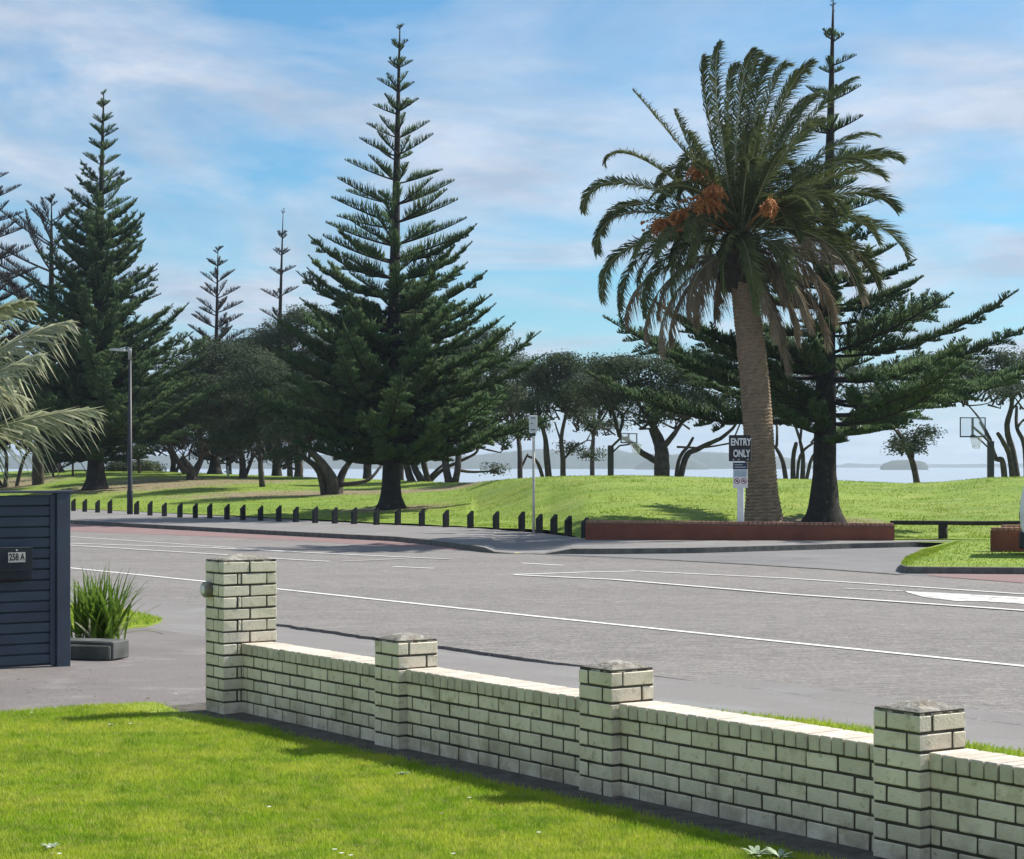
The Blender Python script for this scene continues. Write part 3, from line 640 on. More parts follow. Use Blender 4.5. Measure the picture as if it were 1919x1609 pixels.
# local x = across (N), fence runs towards -x; visible face looks to local -y (towards +U)
HF = 1.575
mb = MB(); mb.box(-.13, 0, 0, .13, -.05, HF+.012, .004); mb.build('end_post', M['fence'], fence)
nS = 16; pit = (HF-.02) / nS
sl = MB().box(-3.2, -.135, .045, .07, 0, pit-.014, .003)
slo = sl.build('slat', M['fence'], fence); slo.location = (0, 0, .02)
for k in range(1, nS): inst('slat', slo.data, fence, (0, 0, .02 + k*pit))
mb = MB(); mb.box(-3.2, -.135, .072, .10, .0, HF-.01); mb.build('backing_board', M['fence'], fence)
mb = MB(); mb.box(-.185, -.135, .030, .044, .0, HF-.004, .002); mb.build('cover_strip', M['fence'], fence)
mb = MB(); mb.box(-3.2, .02, -.005, .135, HF+.013, HF+.035, .003); mb.build('top_capping', M['fence'], fence)
mb = MB(); mb.box(-3.25, -3.12, 0, .13, -.05, HF, .004); mb.build('far_post', M['fence'], fence)
# letterbox
lbp = fp + np.array([*( -N[:2]*.56 + U[:2]*-.0), 0]); 
lb = thing('letterbox', 'black letterbox numbered 258 A mounted on the navy fence', 'letterbox', tuple(fp + N*(-.605) + np.array([0,0,.80])), ROADROT)
w = .38
mb = MB(); V = [(-w/2,.0,0),(w/2,.0,0),(w/2,.043,0),(-w/2,.043,0),(-w/2,-.10,.04),(w/2,-.10,.04),(-w/2,-.10,.27),(w/2,-.10,.27),(-w/2,.043,.29),(w/2,.043,.29),(-w/2,-.02,.0),(w/2,-.02,0)]
mb.add([(-w/2,.043,0),(w/2,.043,0),(w/2,-.085,0),(-w/2,-.085,0),(-w/2,-.10,.02),(w/2,-.10,.02),(w/2,-.10,.26),(-w/2,-.10,.26),(w/2,.043,.285),(-w/2,.043,.285)],
       [(0,3,2,1),(3,4,5,2),(4,7,6,5),(7,9,8,6),(0,1,8,9),(0,9,7,4,3),(1,2,5,6,8)]).build('body', M['black'], lb)
mb = MB(); mb.box(-w/2-.008, w/2+.008, -.112, -.102, .085, .30, .003); mb.box(-w/2-.008, w/2+.008, -.112, .044, .2875, .297, .003); mb.build('lid', M['black'], lb)
mb = MB(); mb.box(-.035, .125, -.1175, -.113, .165, .255); plate = mb.build('number_plate', M['cream'], lb)
def text(s, size, mt, parent, loc, rot=(math.radians(90), 0, 0), ext=.001, name='lettering', bold=0., sx=1.):
    cu = bpy.data.curves.new('t', 'FONT'); cu.body = s; cu.size = size; cu.align_x = 'CENTER'; cu.align_y = 'CENTER'; cu.extrude = ext; cu.offset = bold
    ob = bpy.data.objects.new('t', cu); C.objects.link(ob)
    bpy.context.view_layer.update(); dg = bpy.context.evaluated_depsgraph_get()
    me = bpy.data.meshes.new_from_object(ob.evaluated_get(dg)); bpy.data.objects.remove(ob); me.materials.clear(); me.materials.append(mt)
    o = bpy.data.objects.new(name, me); C.objects.link(o); o.parent = parent; o.location = loc; o.rotation_euler = rot; o.scale = (sx, 1, 1)
    return o
text('258 A', .088, M['blackb'], plate, (.045, -.1185, .210), bold=.0022, sx=.68)
V, Fc = tube([(.045,-.113,.275),(.045,-.119,.275)], .009, 10); mk('lock', V, Fc, M['lampw'], lb)
# concrete edging blocks and flax
c0 = gp(186, 1234, -.03)
for (pxa, pxb, pya, pyb, top, lab) in ((128, 206, 1236, 1237.5, .14, 'grey concrete edging block against the fence post'), (207, 243, 1237, 1231, .175, 'grey concrete edging block at the corner by the driveway')):
    a = gp(pxa, pya, -.04); b_ = gp(pxb, pyb, -.04); 
    if pxa == 207: 
        a = gp(212, 1237, -.04); b_ = gp(243, 1231.5, -.04)
    d = b_ - a; L = np.linalg.norm(d); ang = math.atan2(d[1], d[0])
    mb = MB(); mb.box(0, L, 0, .20 if pxa == 128 else .62, 0, top, .012)
    o = mb.build('edging_block', M['block']); o.location = a; o.rotation_euler = (0, 0, ang); tag(o, lab, 'block', 'concrete edging blocks round the flax')
fb = gp(168, 1206, .0) + np.array([.03, .35, .02])
flax = thing('flax_bush', 'green flax clump with arching strap leaves beside the fence', 'bush', tuple(fb))
r = np.random.default_rng(21)
fm = []
for k in range(220):
    az = r.uniform(0, 2*math.pi); el = math.radians(r.uniform(50, 88)) if k > 25 else math.radians(r.uniform(15, 50))
    L = r.uniform(.45, .82); w_ = r.uniform(.010, .018); ben = r.uniform(.1, .55)
    if k <= 25: L *= .8
    base = np.array([r.normal(0, .10), r.normal(0, .10), 0])
    pts = []; p = base.copy(); e = el; nseg = 7
    for j in range(nseg+1):
        pts.append(p.copy()); st = L/nseg; p = p + st*np.array([math.cos(az)*math.cos(e), math.sin(az)*math.cos(e), math.sin(e)]); e -= ben*(j/nseg)*.55
    sd = np.array([-math.sin(az), math.cos(az), 0]); V = []; dn = np.array([0, 0, -.003])
    for j, q in enumerate(pts):
        ww = w_ * (1 - (j/nseg)**2.2) * (.7 + .6*min(1, j/2)); V += [q - sd*ww, q + dn*1.5 - np.array([math.cos(az), math.sin(az), 0])*.004, q + sd*ww]
    Fc = []
    for j in range(nseg): a0 = j*3; Fc += [(a0, a0+1, a0+4, a0+3), (a0+1, a0+2, a0+5, a0+4)]
    mk('leaf', V, Fc, M['flax'] if k > 14 else M['frondnear'], flax)

# ------------------------------------------------------------------ bollards
bxs = [(134,934,957),(155,937,958.5),(179,938.5,960),(202,940,961.5),(252,943,963.5),(277,943,965.5),(304,944,967),(333,945,969),(362,946,970),(389,947,970.5),(421,948,973),(451,949,974),(484,949,975),(518,950,976.5),(550,951,978),(586,952,979.5),(623,953,980.5),(659,954,981.5),(701,955,983),(741,955,983.5),(786,956.5,985.5),(831,956.5,987.5),(877,959,989.5),(925,960,991.5),(973,961.5,993.5),(1006,964.5,997.5),(1033,966,1000),(1060,968,1002.5),(1091,971.5,1008)]
bw = .15
mb = MB(); mb.add([(-bw/2,-bw/2,-.1),(bw/2,-bw/2,-.1),(bw/2,bw/2,-.1),(-bw/2,bw/2,-.1),(-bw/2,-bw/2,.40),(bw/2,-bw/2,.54),(bw/2,bw/2,.54),(-bw/2,bw/2,.40)], [(0,3,2,1),(4,5,6,7),(0,1,5,4),(1,2,6,5),(2,3,7,6),(3,0,4,7)])
bme = mb.build('tmp', M['post']).data; bpy.data.objects.remove(bpy.data.objects['tmp'])
nb = len(bxs)
ordn = ['first','second','third','fourth','fifth','sixth','seventh','eighth','ninth','tenth','eleventh','twelfth','thirteenth','fourteenth','fifteenth']
for i, (bx, bt, by) in enumerate(bxs):
    p = gp(bx, by, -.115); o = inst('bollard', bme, None, p + N*.1, (random.uniform(-.01,.01), random.uniform(-.01,.01), ROADROT + random.uniform(-.05,.05)), (1, 1, random.uniform(.96, 1.04)))
    k = nb - 1 - i
    if k == 0: lab = 'black slant-topped bollard touching the left end of the long red wall'
    elif k < 15: lab = f'black slant-topped bollard, {ordn[k]} one counting left from the red wall'
    elif i == 0: lab = 'black slant-topped bollard half hidden by the navy fence post'
    elif i == 4: lab = 'black slant-topped bollard standing against the lamp post'
    elif i < 4: lab = f'black slant-topped bollard, {ordn[i-1]} one clear of the fence and left of the lamp post'
    else: lab = f'black slant-topped bollard, {ordn[i-5]} one to the right of the lamp post'
    tag(o, lab, 'bollard', 'bollards along the park edge')

# ------------------------------------------------------------------ lamp post
p = gp(244, 963, -.115); k = F/p[1]; H = 308/k
lampo = thing('street_lamp', 'tall dark street lamp post with flat pale lamp head', 'street lamp', tuple(p))
V, Fc = tube([(0,0,-.2),(0,0,.9),(0,0,.95),(0,0,H-.4)], [.12,.12,.10,.058], 12); mk('pole', V, Fc, M['lamp'], lampo, True)
V, Fc = tube([(0,0,H-.4),(0,0,H),(0,0,H+.04)], [.066,.066,.05], 12); mk('collar', V, Fc, M['galv'], lampo, True)
V, Fc = tube([(0,0,H-.05),(-.22,0,H-.02)], .035, 8); mk('arm', V, Fc, M['galv'], lampo, True)
mb = MB(); mb.add([(-.2,-.11,H-.06),(-.2,.11,H-.06),(-.2,.11,H+.02),(-.2,-.11,H+.02),(-.82,-.13,H-.01),(-.82,.13,H-.01),(-.82,.13,H+.03),(-.82,-.13,H+.03),(-.5,-.16,H-.05),(-.5,.16,H-.05),(-.5,.16,H+.05),(-.5,-.16,H+.05)],
    [(0,1,2,3),(0,3,11,8),(1,9,10,2),(3,2,10,11),(0,8,9,1),(8,11,7,4),(9,5,6,10),(11,10,6,7),(8,4,5,9),(4,7,6,5)]).build('lamp_head', M['lampw'], lampo)

# ------------------------------------------------------------------ bus stop sign
p = gp(1000.5, 996, -.115); k = F/p[1]
bs_ = thing('bus_stop_sign', 'slim cream pole with small white box sign behind the bollards', 'sign', tuple(p), math.radians(6))
V, Fc = tube([(0,0,-.2),(0,0,210/k)], [.042,.038], 10); mk('pole', V, Fc, M['cream'], bs_, True)
zt = (996-778)/k
mb = MB(); mb.box(-.13, .10, -.07, .05, zt-.50, zt, .01); sb = mb.build('sign_box', M['white'], bs_)
for dz2, w2 in ((.08,.14),(.24,.06),(.42,.13)):
    mb = MB(); mb.box(-.09, -.09+w2, -.073, -.0705, zt-dz2-.012, zt-dz2+.012); mb.build('printed_line', M['blue'], sb)
mb = MB(); mb.box(-.12, .06, -.05, .05, zt-.60, zt-.52, .01); mb.build('bracket', M['lamp'], bs_)

# ------------------------------------------------------------------ entry sign
p = gp(1388.5, 1006, ZP+.01) ; p[1] = 53.0; p[0] = (1388.5-CX)*53/F; k = F/53.
es = thing('entry_sign', 'black ENTRY ONLY sign box on a white post by the palm', 'sign', (p[0], p[1], -.115), math.radians(-14))
zz = lambda py: CZ - (py-HY)/k + .115
mb = MB(); mb.box(-.085, .085, -.05, .05, -.1, zz(908), .006); mb.build('post', M['white'], es)
mb = MB(); mb.box(-.29, .29, -.16, -.052, zz(864), zz(815), .012); bx = mb.build('sign_box', M['blackb'], es)
text('ENTRY', .26, M['white'], bx, (.025, -.162, zz(828.5)), bold=.008, sx=.66, ext=.002)
text('ONLY', .26, M['white'], bx, (.045, -.162, zz(850)), bold=.008, sx=.62, ext=.002)
for x_ in (-.17, -.03, .21): 
    mb = MB(); mb.box(x_-.02, x_+.02, -.1635, -.161, zz(861)-.01, zz(861)+.015); mb.build('fixing', M['lampw'], bx)
mb = MB(); mb.box(-.19, .19, -.075, -.052, zz(914), zz(866), .004); pn = mb.build('notice_panel', M['white'], es)
mb = MB(); mb.box(-.19, .19, -.0785, -.0755, zz(879), zz(866.5)); mb.build('header_band', M['blue'], pn)
mb = MB(); mb.box(-.165, .165, -.0785, -.0755, zz(893), zz(881)); mb.build('picture', M['ltblue'], pn)
mb = MB(); mb.box(-.15, .06, -.0805, -.0790, zz(871.2), zz(870)); mb.box(-.15, .15, -.0805, -.0790, zz(875.7), zz(874.3)); mb.build('printed_line', M['lampw'], pn)
for x_ in (-.085, .095):
    th = np.linspace(0, 2*math.pi, 25)[:-1]; zc0 = zz(901)
    ring = [(x_ + .078*math.cos(t), -.0790, zc0 + .078*math.sin(t)) for t in th] + [(x_ + .060*math.cos(t), -.0790, zc0 + .060*math.sin(t)) for t in th]
    mk('prohibition_ring', ring, [(i, (i+1) % 24, 24+(i+1) % 24, 24+i) for i in range(24)], M['redink'], pn)
    mk('symbol', [(x_-.045,-.0788,zc0-.02),(x_+.045,-.0788,zc0-.02),(x_+.02,-.0788,zc0+.02),(x_-.01,-.0788,zc0+.035)], [(0,1,2,3)], M['blue'], pn)
    mk('ring_slash', [(x_-.05,-.0796,zc0+.035),(x_-.035,-.0796,zc0+.05),(x_+.05,-.0796,zc0-.035),(x_+.035,-.0796,zc0-.05)], [(0,1,2,3)][:1], M['redink'], pn)

# ------------------------------------------------------------------ red brick walls
def red_wall(name, label, P0, P1, h0, h1, th, zb, endround=False):
    P0 = np.array(P0); P1 = np.array(P1); d = P1 - P0; L = float(np.linalg.norm(d[:2])); ang = math.atan2(d[1], d[0])
    t = thing(name, label, 'wall', (P0[0], P0[1], zb), ang)
    V = [(0,0,-.1),(L,0,-.1),(L,th,-.1),(0,th,-.1),(0,0,h0-.03),(L,0,h1-.03),(L,th,h1-.03),(0,th,h0-.03)]
    core = mk('core', V, [(0,3,2,1),(4,5,6,7),(0,1,5,4),(1,2,6,5),(2,3,7,6),(3,0,4,7)], M['redmortar'], t)
    random.seed(3); mb = MB(); nc = int(min(h0, h1)/.079)
    for c in range(nc):
        z0 = c*.079 + .004; x = 0 if c % 2 == 0 else -.12
        while x < L - .02:
            a = max(0, x); b2 = min(L, x + .228)
            zz0 = z0 + (h1-h0)/L*(a)*(c/nc); 
            j = random.uniform(-.002, .002)
            mb.box(a, b2, -.010+j, .0, zz0, zz0 + .068)
            x += .24
    for c in range(nc):
        for xs, sg in ((0, -1), (L, 1)):
            y = 0
            while y < th-.02:
                yy = min(th, y+.11); mb.box(min(xs, xs+sg*.01), max(xs, xs+sg*.01), y+.002, yy-.002, c*.079+.004, c*.079+.072); y += .12
    o = mb.build('brickwork', M['redbrick'], t); o['kind'] = 'stuff'
    n = int(L/.12); 
    mb = MB()
    cm = MB().box(-.052, .052, -.012, th+.012, 0, .072, .006)
    me = cm.build('coping_brick', M['redcap'], t); me.location = (.06, 0, h0-.03)
    if n < 200:
        for i in range(1, n):
            xx = (i+.5)*L/n; oo = inst('coping_brick', me.data, t, (xx, 0, h0 + (h1-h0)*xx/L - .03), (0, random.uniform(-.01,.01), 0))
    return t
w1 = red_wall('red_brick_wall', 'long low red brick wall in front of the palm', gp(1098, 1011, ZP), gp(1676, 1012.5, ZP), .47, .40, .24, ZP+.003)
pA = gp(1859, 1033.5, ZP); pB = gp(1862, 1033.5, ZP)
red_wall('red_brick_planter', 'short red brick wall with pale top beside the white van', pA, pA + np.array([2.6, -.35, 0]), .50, .52, .24, ZP+.003)
red_wall('red_brick_wall', 'red brick return wall behind the short wall by the white van', pA + np.array([.75, 1.9, 0]), pA + np.array([2.8, 2.2, 0]), .50, .50, .24, ZP+.003)

# ------------------------------------------------------------------ low log rail
Pa = gp(1677, 1008, ZP) + np.array([0,.5,0]); Pb = gp(1768, 1010, ZP); Pc = gp(1919, 1011, ZP) + np.array([.3,-2,0]); 
rf = thing('log_rail_fence', 'low dark log rail fence between the two red walls', 'fence', (Pb[0], Pb[1], -.13))
o0 = np.array([Pb[0], Pb[1], -.13])
V, Fc = tube(smooth_path([Pa - o0 + [0,0,.40], np.array([0,0,.44]), np.array([.9,-.3,.44])+0, Pc - o0 + [0,0,.50]], 16), .058, 8, wob=.12); mk('rail', V, Fc, M['timber'], rf, True)
V, Fc = tube([(0,.02,-.1),(0,.02,.40)], .125, 10); mk('post', V, Fc, M['timber'], rf, True)
V, Fc = tube([Pc-o0+[-.9,.2,-.1], Pc-o0+[-.9,.2,.40]], .11, 10); mk('post', V, Fc, M['timber'], rf, True)

# ------------------------------------------------------------------ white van at the right edge
vp = gp(1913, 1042, ZP); vX, vY = vp[0], vp[1]
van = thing('parked_van', 'white van with blue lettering cut off by the right edge', 'van', (vX, vY, ZP), -.262)
prof = [(0.05,.50),(0.0,.62),(-.02,.95),(.0,1.25),(.07,1.52),(.20,1.68),(.5,1.76),(3.2,1.78),(3.55,1.70),(4.15,1.12),(4.75,.98),(4.85,.75),(4.86,.38)]
def ext(profile, y0, y1, tuck=.06):
    n = len(profile); V = []
    for y, s_in in ((y0, tuck), (y0+.08, 0), (y1-.08, 0), (y1, tuck)):
        for (x, z) in profile: V.append((x + (s_in*.5 if x < 1 else -s_in*.5 if x > 4 else 0), y + (s_in if z > 1.0 and y == y0 else -s_in if z > 1.0 and y == y1 else 0), z - (s_in*.5 if z > 1.5 else 0)))
    Fc = [tuple(range(n)), tuple(range(3*n, 4*n))[::-1]]
    for a in range(3):
        for i in range(n): Fc.append((a*n+i, (a+1)*n+i, (a+1)*n+(i+1) % n, a*n+(i+1) % n))
    return V, Fc
V, Fc = ext(prof, 0, 1.75); body = mk('body', V, Fc, M['white'], van)
mb = MB(); mb.box(-.03, 4.88, .02, 1.73, .16, .52, .03); mb.build('bumper', M['black'], van)
mb = MB(); mb.box(-.035, .01, .30, 1.45, .78, .95, .01); mb.build('rear_trim', M['black'], van)
for (xa, xb) in ((.45, 1.5), (1.6, 2.6), (2.7, 3.5)):
    mk('window', [(xa,-.012+.055,1.05),(xb,-.012+.055,1.05),(xb - (.0),.045,1.55),(xa,.045,1.55)], [(0,1,2,3)], M['glass'], van)
for xw in (.85, 3.95):
    for yw in (.0, 1.55):
        V, Fc = tube([(xw,yw-.02,.31),(xw,yw+.2,.31)], .31, 24); wl = mk('wheel', V, Fc, M['tyre'], van)
        V, Fc = tube([(xw,yw-.035,.31),(xw,yw-.01,.31)], .19, 16); mk('rim', V, Fc, M['lampw'], wl)
text('BAY', .22, M['blueink'], body, (.28, -.006, .88), ext=.001, bold=.004)
mb = MB(); mb.box(1.95, 2.12, -.02, .0, .93, .96, .004); mb.build('door_handle', M['black'], van)

# ------------------------------------------------------------------ basketball hoops
def hoop(pxp, ptop, Y, zbase, bl, br, bt, bb, yaw, label, rimpx):
    X = (pxp-CX)*Y/F; k = F/Y
    t = thing('basketball_hoop', label, 'basketball hoop', (X, Y, zbase), 0, 'basketball hoops behind the grass bank')
    z = lambda py: CZ - (py-HY)/k - zbase; x = lambda px: (px - pxp)/k
    mb = MB(); mb.box(-.12, .12, -.12, .12, -.1, z(ptop), .02); mb.build('post', M['board'], t)
    bcx = (x(bl)+x(br))/2; bcz = (z(bt)+z(bb))/2; bwid = .93 if False else (br-bl)/k/math.cos(yaw); bh = (bb-bt)/k
    R = Matrix.Rotation(yaw, 4, 'Z'); oy = -1.2
    V, Fc = tube([(0,0,z(ptop)-.1),(bcx*.5, oy*.5, z(ptop)+.25),(bcx, oy+.1, bcz+.05)], .05, 8); mk('arm', V, Fc, M['board'], t, True)
    V, Fc = tube([(0,0,z(ptop)-.35),(bcx*.5, oy*.5, z(ptop)-.02),(bcx, oy+.1, bcz-.25)], .035, 8); mk('lower_arm', V, Fc, M['board'], t, True)
    mb = MB(); f_ = .035
    for (a, b2, c, d) in ((-bwid/2, bwid/2, bh/2-f_, bh/2), (-bwid/2, bwid/2, -bh/2, -bh/2+f_*1.5), (-bwid/2, -bwid/2+f_, -bh/2, bh/2), (bwid/2-f_, bwid/2, -bh/2, bh/2), (-.10,.10,-bh/2+.05,-bh/2+.09)): mb.box(a, b2, -.02, .02, c, d)
    mb.box(-.045, .045, .005, .03, -bh/2, bh/2)
    fr_ = mb.build('backboard_frame', M['board'], t); fr_.location = (bcx, oy, bcz); fr_.rotation_euler = (0, 0, yaw)
    pb = MB(); pb.box(-bwid/2+f_, bwid/2-f_, -.006, .006, -bh/2+f_, bh/2-f_); pbo = pb.build('backboard', M['acrylic'], t); pbo.location = (bcx, oy-.002, bcz); pbo.rotation_euler = (0, 0, yaw)
    rc = np.array([bcx, oy, 0]) + np.array([math.sin(yaw)*.35, -math.cos(yaw)*.35, 0]); zr = z(bb) - .02
    th = np.linspace(0, 2*math.pi, 21)
    V, Fc = tube([rc + np.array([.225*math.cos(a), .225*math.sin(a), zr]) for a in th], .014, 6, False); mk('rim', V, Fc, M['lampw'], t)
    mb = MB()
    for i in range(12):
        for sgn in (1, -1):
            a = i*math.pi/6; pts = [rc + np.array([(.22-.10*q)*math.cos(a+sgn*q*.9), (.22-.10*q)*math.sin(a+sgn*q*.9), zr-.42*q]) for q in (0,.33,.66,1)]
            V, Fc = tube(pts, .006, 3, False); mb.add(V, Fc)
    mb.build('net', M['net'], t)
hoop(1857, 826, 80, -.5, 1786, 1835, 783, 820, math.radians(8), 'basketball hoop with clear framed backboard on the right, by the van', 1801)
hoop(1145, 834, 82, -.5, 1160, 1192, 812, 831, math.radians(50), 'basketball hoop seen side-on at left, beside the thick-trunked tree', 1176)

# ------------------------------------------------------------------ foliage tools
def spikes(B, D, L, R, bend=None):
    """slender three-sided shoots. B base (n,3), D unit direction, L length, R radius, bend vector added at tip*L"""
    n = len(B); B = np.asarray(B); D = np.asarray(D); L = np.asarray(L)[:, None]; R = np.asarray(R)[:, None]
    a = np.cross(D, np.array([.31, .77, .55])); a /= np.linalg.norm(a, axis=1, keepdims=True) + 1e-9; b = np.cross(D, a)
    be = np.zeros_like(B) if bend is None else np.asarray(bend)
    V = np.empty((n, 7, 3), np.float32)
    for k in range(3):
        th = 2*math.pi*k/3; o = a*math.cos(th) + b*math.sin(th)
        V[:, k] = B + o*R*.7; V[:, 3+k] = B + D*L*.5 + be*L*.2 + o*R
    V[:, 6] = B + D*L + be*L
    f = []
    for k in range(3):
        k2 = (k+1) % 3; f += [(k, k2, 3+k2), (k, 3+k2, 3+k), (3+k, 3+k2, 6)]
    f = np.array(f); Fc = (np.arange(n)[:, None, None]*7 + f[None]).reshape(-1, 3)
    return V.reshape(-1, 3), Fc
def join(parts):
    V = []; Fc = []; b = 0
    for v, f in parts:
        v = np.asarray(v, np.float32); 
        if not isinstance(f, np.ndarray):
            t = []
            for q in f:
                for i in range(1, len(q)-1): t.append((q[0], q[i], q[i+1]))
            f = np.array(t)
        V.append(v); Fc.append(f + b); b += len(v)
    return np.concatenate(V), np.concatenate(Fc)
def norfolk_branch(L, heavy, seed, bare=.12, rise=.22, mt=None, lf=.62):
    """branch along +x of length L with upstanding shoots"""
    r = np.random.default_rng(seed)
    def axis(t): 
        x = t*L; return np.array([x, .03*L*math.sin(t*3+seed), rise*L*(t**2) - .06*L*math.sin(math.pi*t)*(.8 if heavy else .0)])
    T = np.linspace(0, 1, 9); pts = np.array([axis(t) for t in T]); rb = .014 + .0085*L
    parts_wood = [tube(pts, [rb*(1-.85*t)+.006 for t in T], 5)]
    B = []; D = []; Ls = []; Rs = []; Be = []
    def along(pfun, Lx, lmax, spacing, side_dir, t0):
        n = max(3, int(Lx*(1-t0)/spacing)); ts = t0 + (1-t0)*(np.arange(n)+r.random(n)*.6)/n
        for t in ts:
            p = pfun(t); d = pfun(min(1, t+.02)) - pfun(max(0, t-.02)); d /= np.linalg.norm(d)
            sd = np.cross(d, [0,0,1.]); sd /= np.linalg.norm(sd); up = np.cross(sd, d)
            prof = (1 - ((t-.0))**2.2)*.85 + .13; prof *= min(1, .35 + (t-t0)/(.22))
            for sg in (-1, 1):
                v = math.radians(r.uniform(12, 62)); fw = r.uniform(.45, .85)
                dd = up*math.cos(v) + sd*sg*math.sin(v) + d*fw; dd /= np.linalg.norm(dd)
                B.append(p + r.normal(0, .01, 3)); D.append(dd); Ls.append(lmax*prof*r.uniform(.75, 1.12)); Rs.append(r.uniform(.015, .024) if heavy else r.uniform(.012, .021)); Be.append(np.array([0,0,.18]) - d*.05)
    lm = min(.60, .19 + .15*L) * (lf if heavy else 1)
    along(axis, L, lm, .045 if not heavy else .032, None, bare)
    if heavy and L > 1.2:
        n = int(L/.21)
        for i in range(n):
            t = .18 + .74*i/n; sg = 1 if i % 2 else -1
            ll = (.12 + .30*L*(1-t)**.7*t**.35) * r.uniform(.75, 1.1); ll = min(ll, 1.8)
            p0 = axis(t); an = math.radians(r.uniform(38, 58))
            dv = np.array([math.cos(an), sg*math.sin(an), r.uniform(-.25, .50)])
            fn = lambda q, p0=p0, dv=dv, ll=ll: p0 + dv*ll*q + np.array([0,0,.22*ll*q*q])
            parts_wood.append(tube([fn(0), fn(.5), fn(1)], [.02,.014,.006], 3))
            along(fn, ll, min(lm, .34), .036, None, .05)
    w_ = join(parts_wood); l_ = spikes(np.array(B), np.array(D), np.array(Ls), np.array(Rs), np.array(Be))
    V, Fc = join([w_, l_])
    me = bpy.data.meshes.new('branch'); nf = len(Fc)
    me.vertices.add(len(V)); me.vertices.foreach_set('co', V.astype(np.float32).ravel()); me.loops.add(nf*3); me.loops.foreach_set('vertex_index', Fc.ravel().astype(np.int32))
    me.polygons.add(nf); me.polygons.foreach_set('loop_start', np.arange(0, nf*3, 3, dtype=np.int32)); me.update(calc_edges=True)
    me.materials.append(M['barkN']); me.materials.append(mt or M['norf'])
    mi = np.zeros(nf, np.int32); mi[len(w_[1]):] = 1; me.polygons.foreach_set('material_index', mi)
    return me
LENS = [.45, .9, 1.5, 2.3, 3.3, 4.6, 6.2]
PROTO = {}
for hv in (0, 1):
    for i, L in enumerate(LENS):
        for v in range(3 if hv else 2): PROTO[(hv, i, v)] = norfolk_branch(L, hv, 10*i+v+100*hv, bare=.10 if L < 1 else (.22 if not hv else .12), rise=.10 if not hv else .30)
PROTO_B = {i: norfolk_branch(L, 1, 900+i, bare=.45, rise=.2, mt=M['brown']) for i, L in enumerate(LENS) if L > 2}
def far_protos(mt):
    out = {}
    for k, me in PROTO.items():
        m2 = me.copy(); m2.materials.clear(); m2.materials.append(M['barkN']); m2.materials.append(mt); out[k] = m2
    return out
PW = dict(PROTO)
for i, L in enumerate(LENS):
    if L > 2:
        for v in range(3): PW[(1, i, v)] = norfolk_branch(L, 1, 600+10*i+v, bare=.16, rise=.27, lf=1.0)
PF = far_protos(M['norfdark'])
def norfolk(base, toppx, prof, label, trunk_r, whorl, seed, group=None, heavy_from=.45, elev=(28, 6), per=(6, 6), protos=PROTO, lean_top=0., clear=None, flare=1.7, gaps=0., lower_boost=1., maxn=290, fill=.45, zs_=1., ylim=99.):
    """prof: list of (photo y, half width px); base = world point; toppx=(x,y)"""
    r = np.random.default_rng(seed); Y = base[1]; k = F/Y
    top = pd(toppx[0], toppx[1], Y); H = top[2] - base[2]; dxt = top[0] - base[0]
    t = thing('norfolk_pine', label, 'tree', tuple(base), 0, group)
    zs = np.linspace(-.4, H, 14); 
    def cx(z): return dxt*max(0, z/H)**1.3
    rad = [trunk_r*(1 - .97*max(0, z)/H) * (1 + flare*math.exp(-max(0, z)/.55)*.55) for z in zs]
    zs2 = np.concatenate([[-.4, 0, .25, .5, .9, 1.4], np.linspace(2, H, 14)]); 
    rad = [trunk_r*(1 - .97*max(0, z)/H)**.9 * (1 + flare*math.exp(-max(0, z)/.45)*.6) + .006 for z in zs2]
    V, Fc = tube([(cx(z), 0, z) for z in zs2], rad, 14, wob=.10); mk('trunk', V, Fc, M['barkN'], t, True)
    ytop = prof[0][0]; ybot = prof[-1][0]
    z = H - .12; tot = 0; ph = r.uniform(0, 6)
    while tot < maxn:
        py = HY - (base[2] + z - CZ)*k
        if py > ybot: break
        hw = np.interp(py, [p[0] for p in prof], [p[1] for p in prof]) / k
        f = (py - ytop) / (ybot - ytop)
        n = int(round(per[0] + (per[1]-per[0])*f)); ph += 1.1 + r.uniform(-.3, .3)
        el = elev[0] + (elev[1]-elev[0])*f
        for i in range(n):
            if r.random() < gaps*(.3 + f): continue
            az = ph + 2*math.pi*i/n + r.normal(0, .12)
            L = hw * r.uniform(.84, 1.06) / math.cos(math.radians(el)) if f < .5 else hw * r.uniform(.72, 1.06)
            if L*math.sin(az) < -ylim and math.cos(az) < .35: L = max(.8, ylim/abs(math.sin(az)))
            zz_ = z + r.normal(0, whorl*.12)
            hv = 1 if f > heavy_from + r.normal(0, .05) else 0
            idx = int(np.argmin([abs(math.log(max(L, .12)/q)) for q in LENS])); sc = L/LENS[idx]
            me = protos[(hv, idx, r.integers(0, 3 if hv else 2))]
            e = el + r.normal(0, 3.5)
            o = inst('branch', me, t, (cx(zz_), 0, zz_), (r.normal(0, .12 if not hv else .35), -math.radians(e), az), (sc, sc, sc * (zs_ if hv else 1.05)))
            tot += 1
            if f > heavy_from + .08 and hw > 2 and r.random() < fill and tot < maxn:
                L2 = L*r.uniform(.45, .75); idx = int(np.argmin([abs(math.log(max(L2, .12)/q)) for q in LENS])); sc = L2/LENS[idx]
                inst('branch', protos[(1, idx, r.integers(0, 3))], t, (cx(zz_), 0, zz_ + r.uniform(-.4, .4)*whorl), (r.normal(0, .2), -math.radians(el + r.normal(2, 5)), az + r.uniform(.2, .8)), (sc, sc, sc*1.1)); tot += 1
        z -= whorl * (1 if callable(whorl) is False else 1) * (.85 + .3*r.random()) * (1 if f > .0 else 1) * np.interp(f, [0, .25, .5, 1], [1.1, 1.25, 1., lower_boost])
    return t
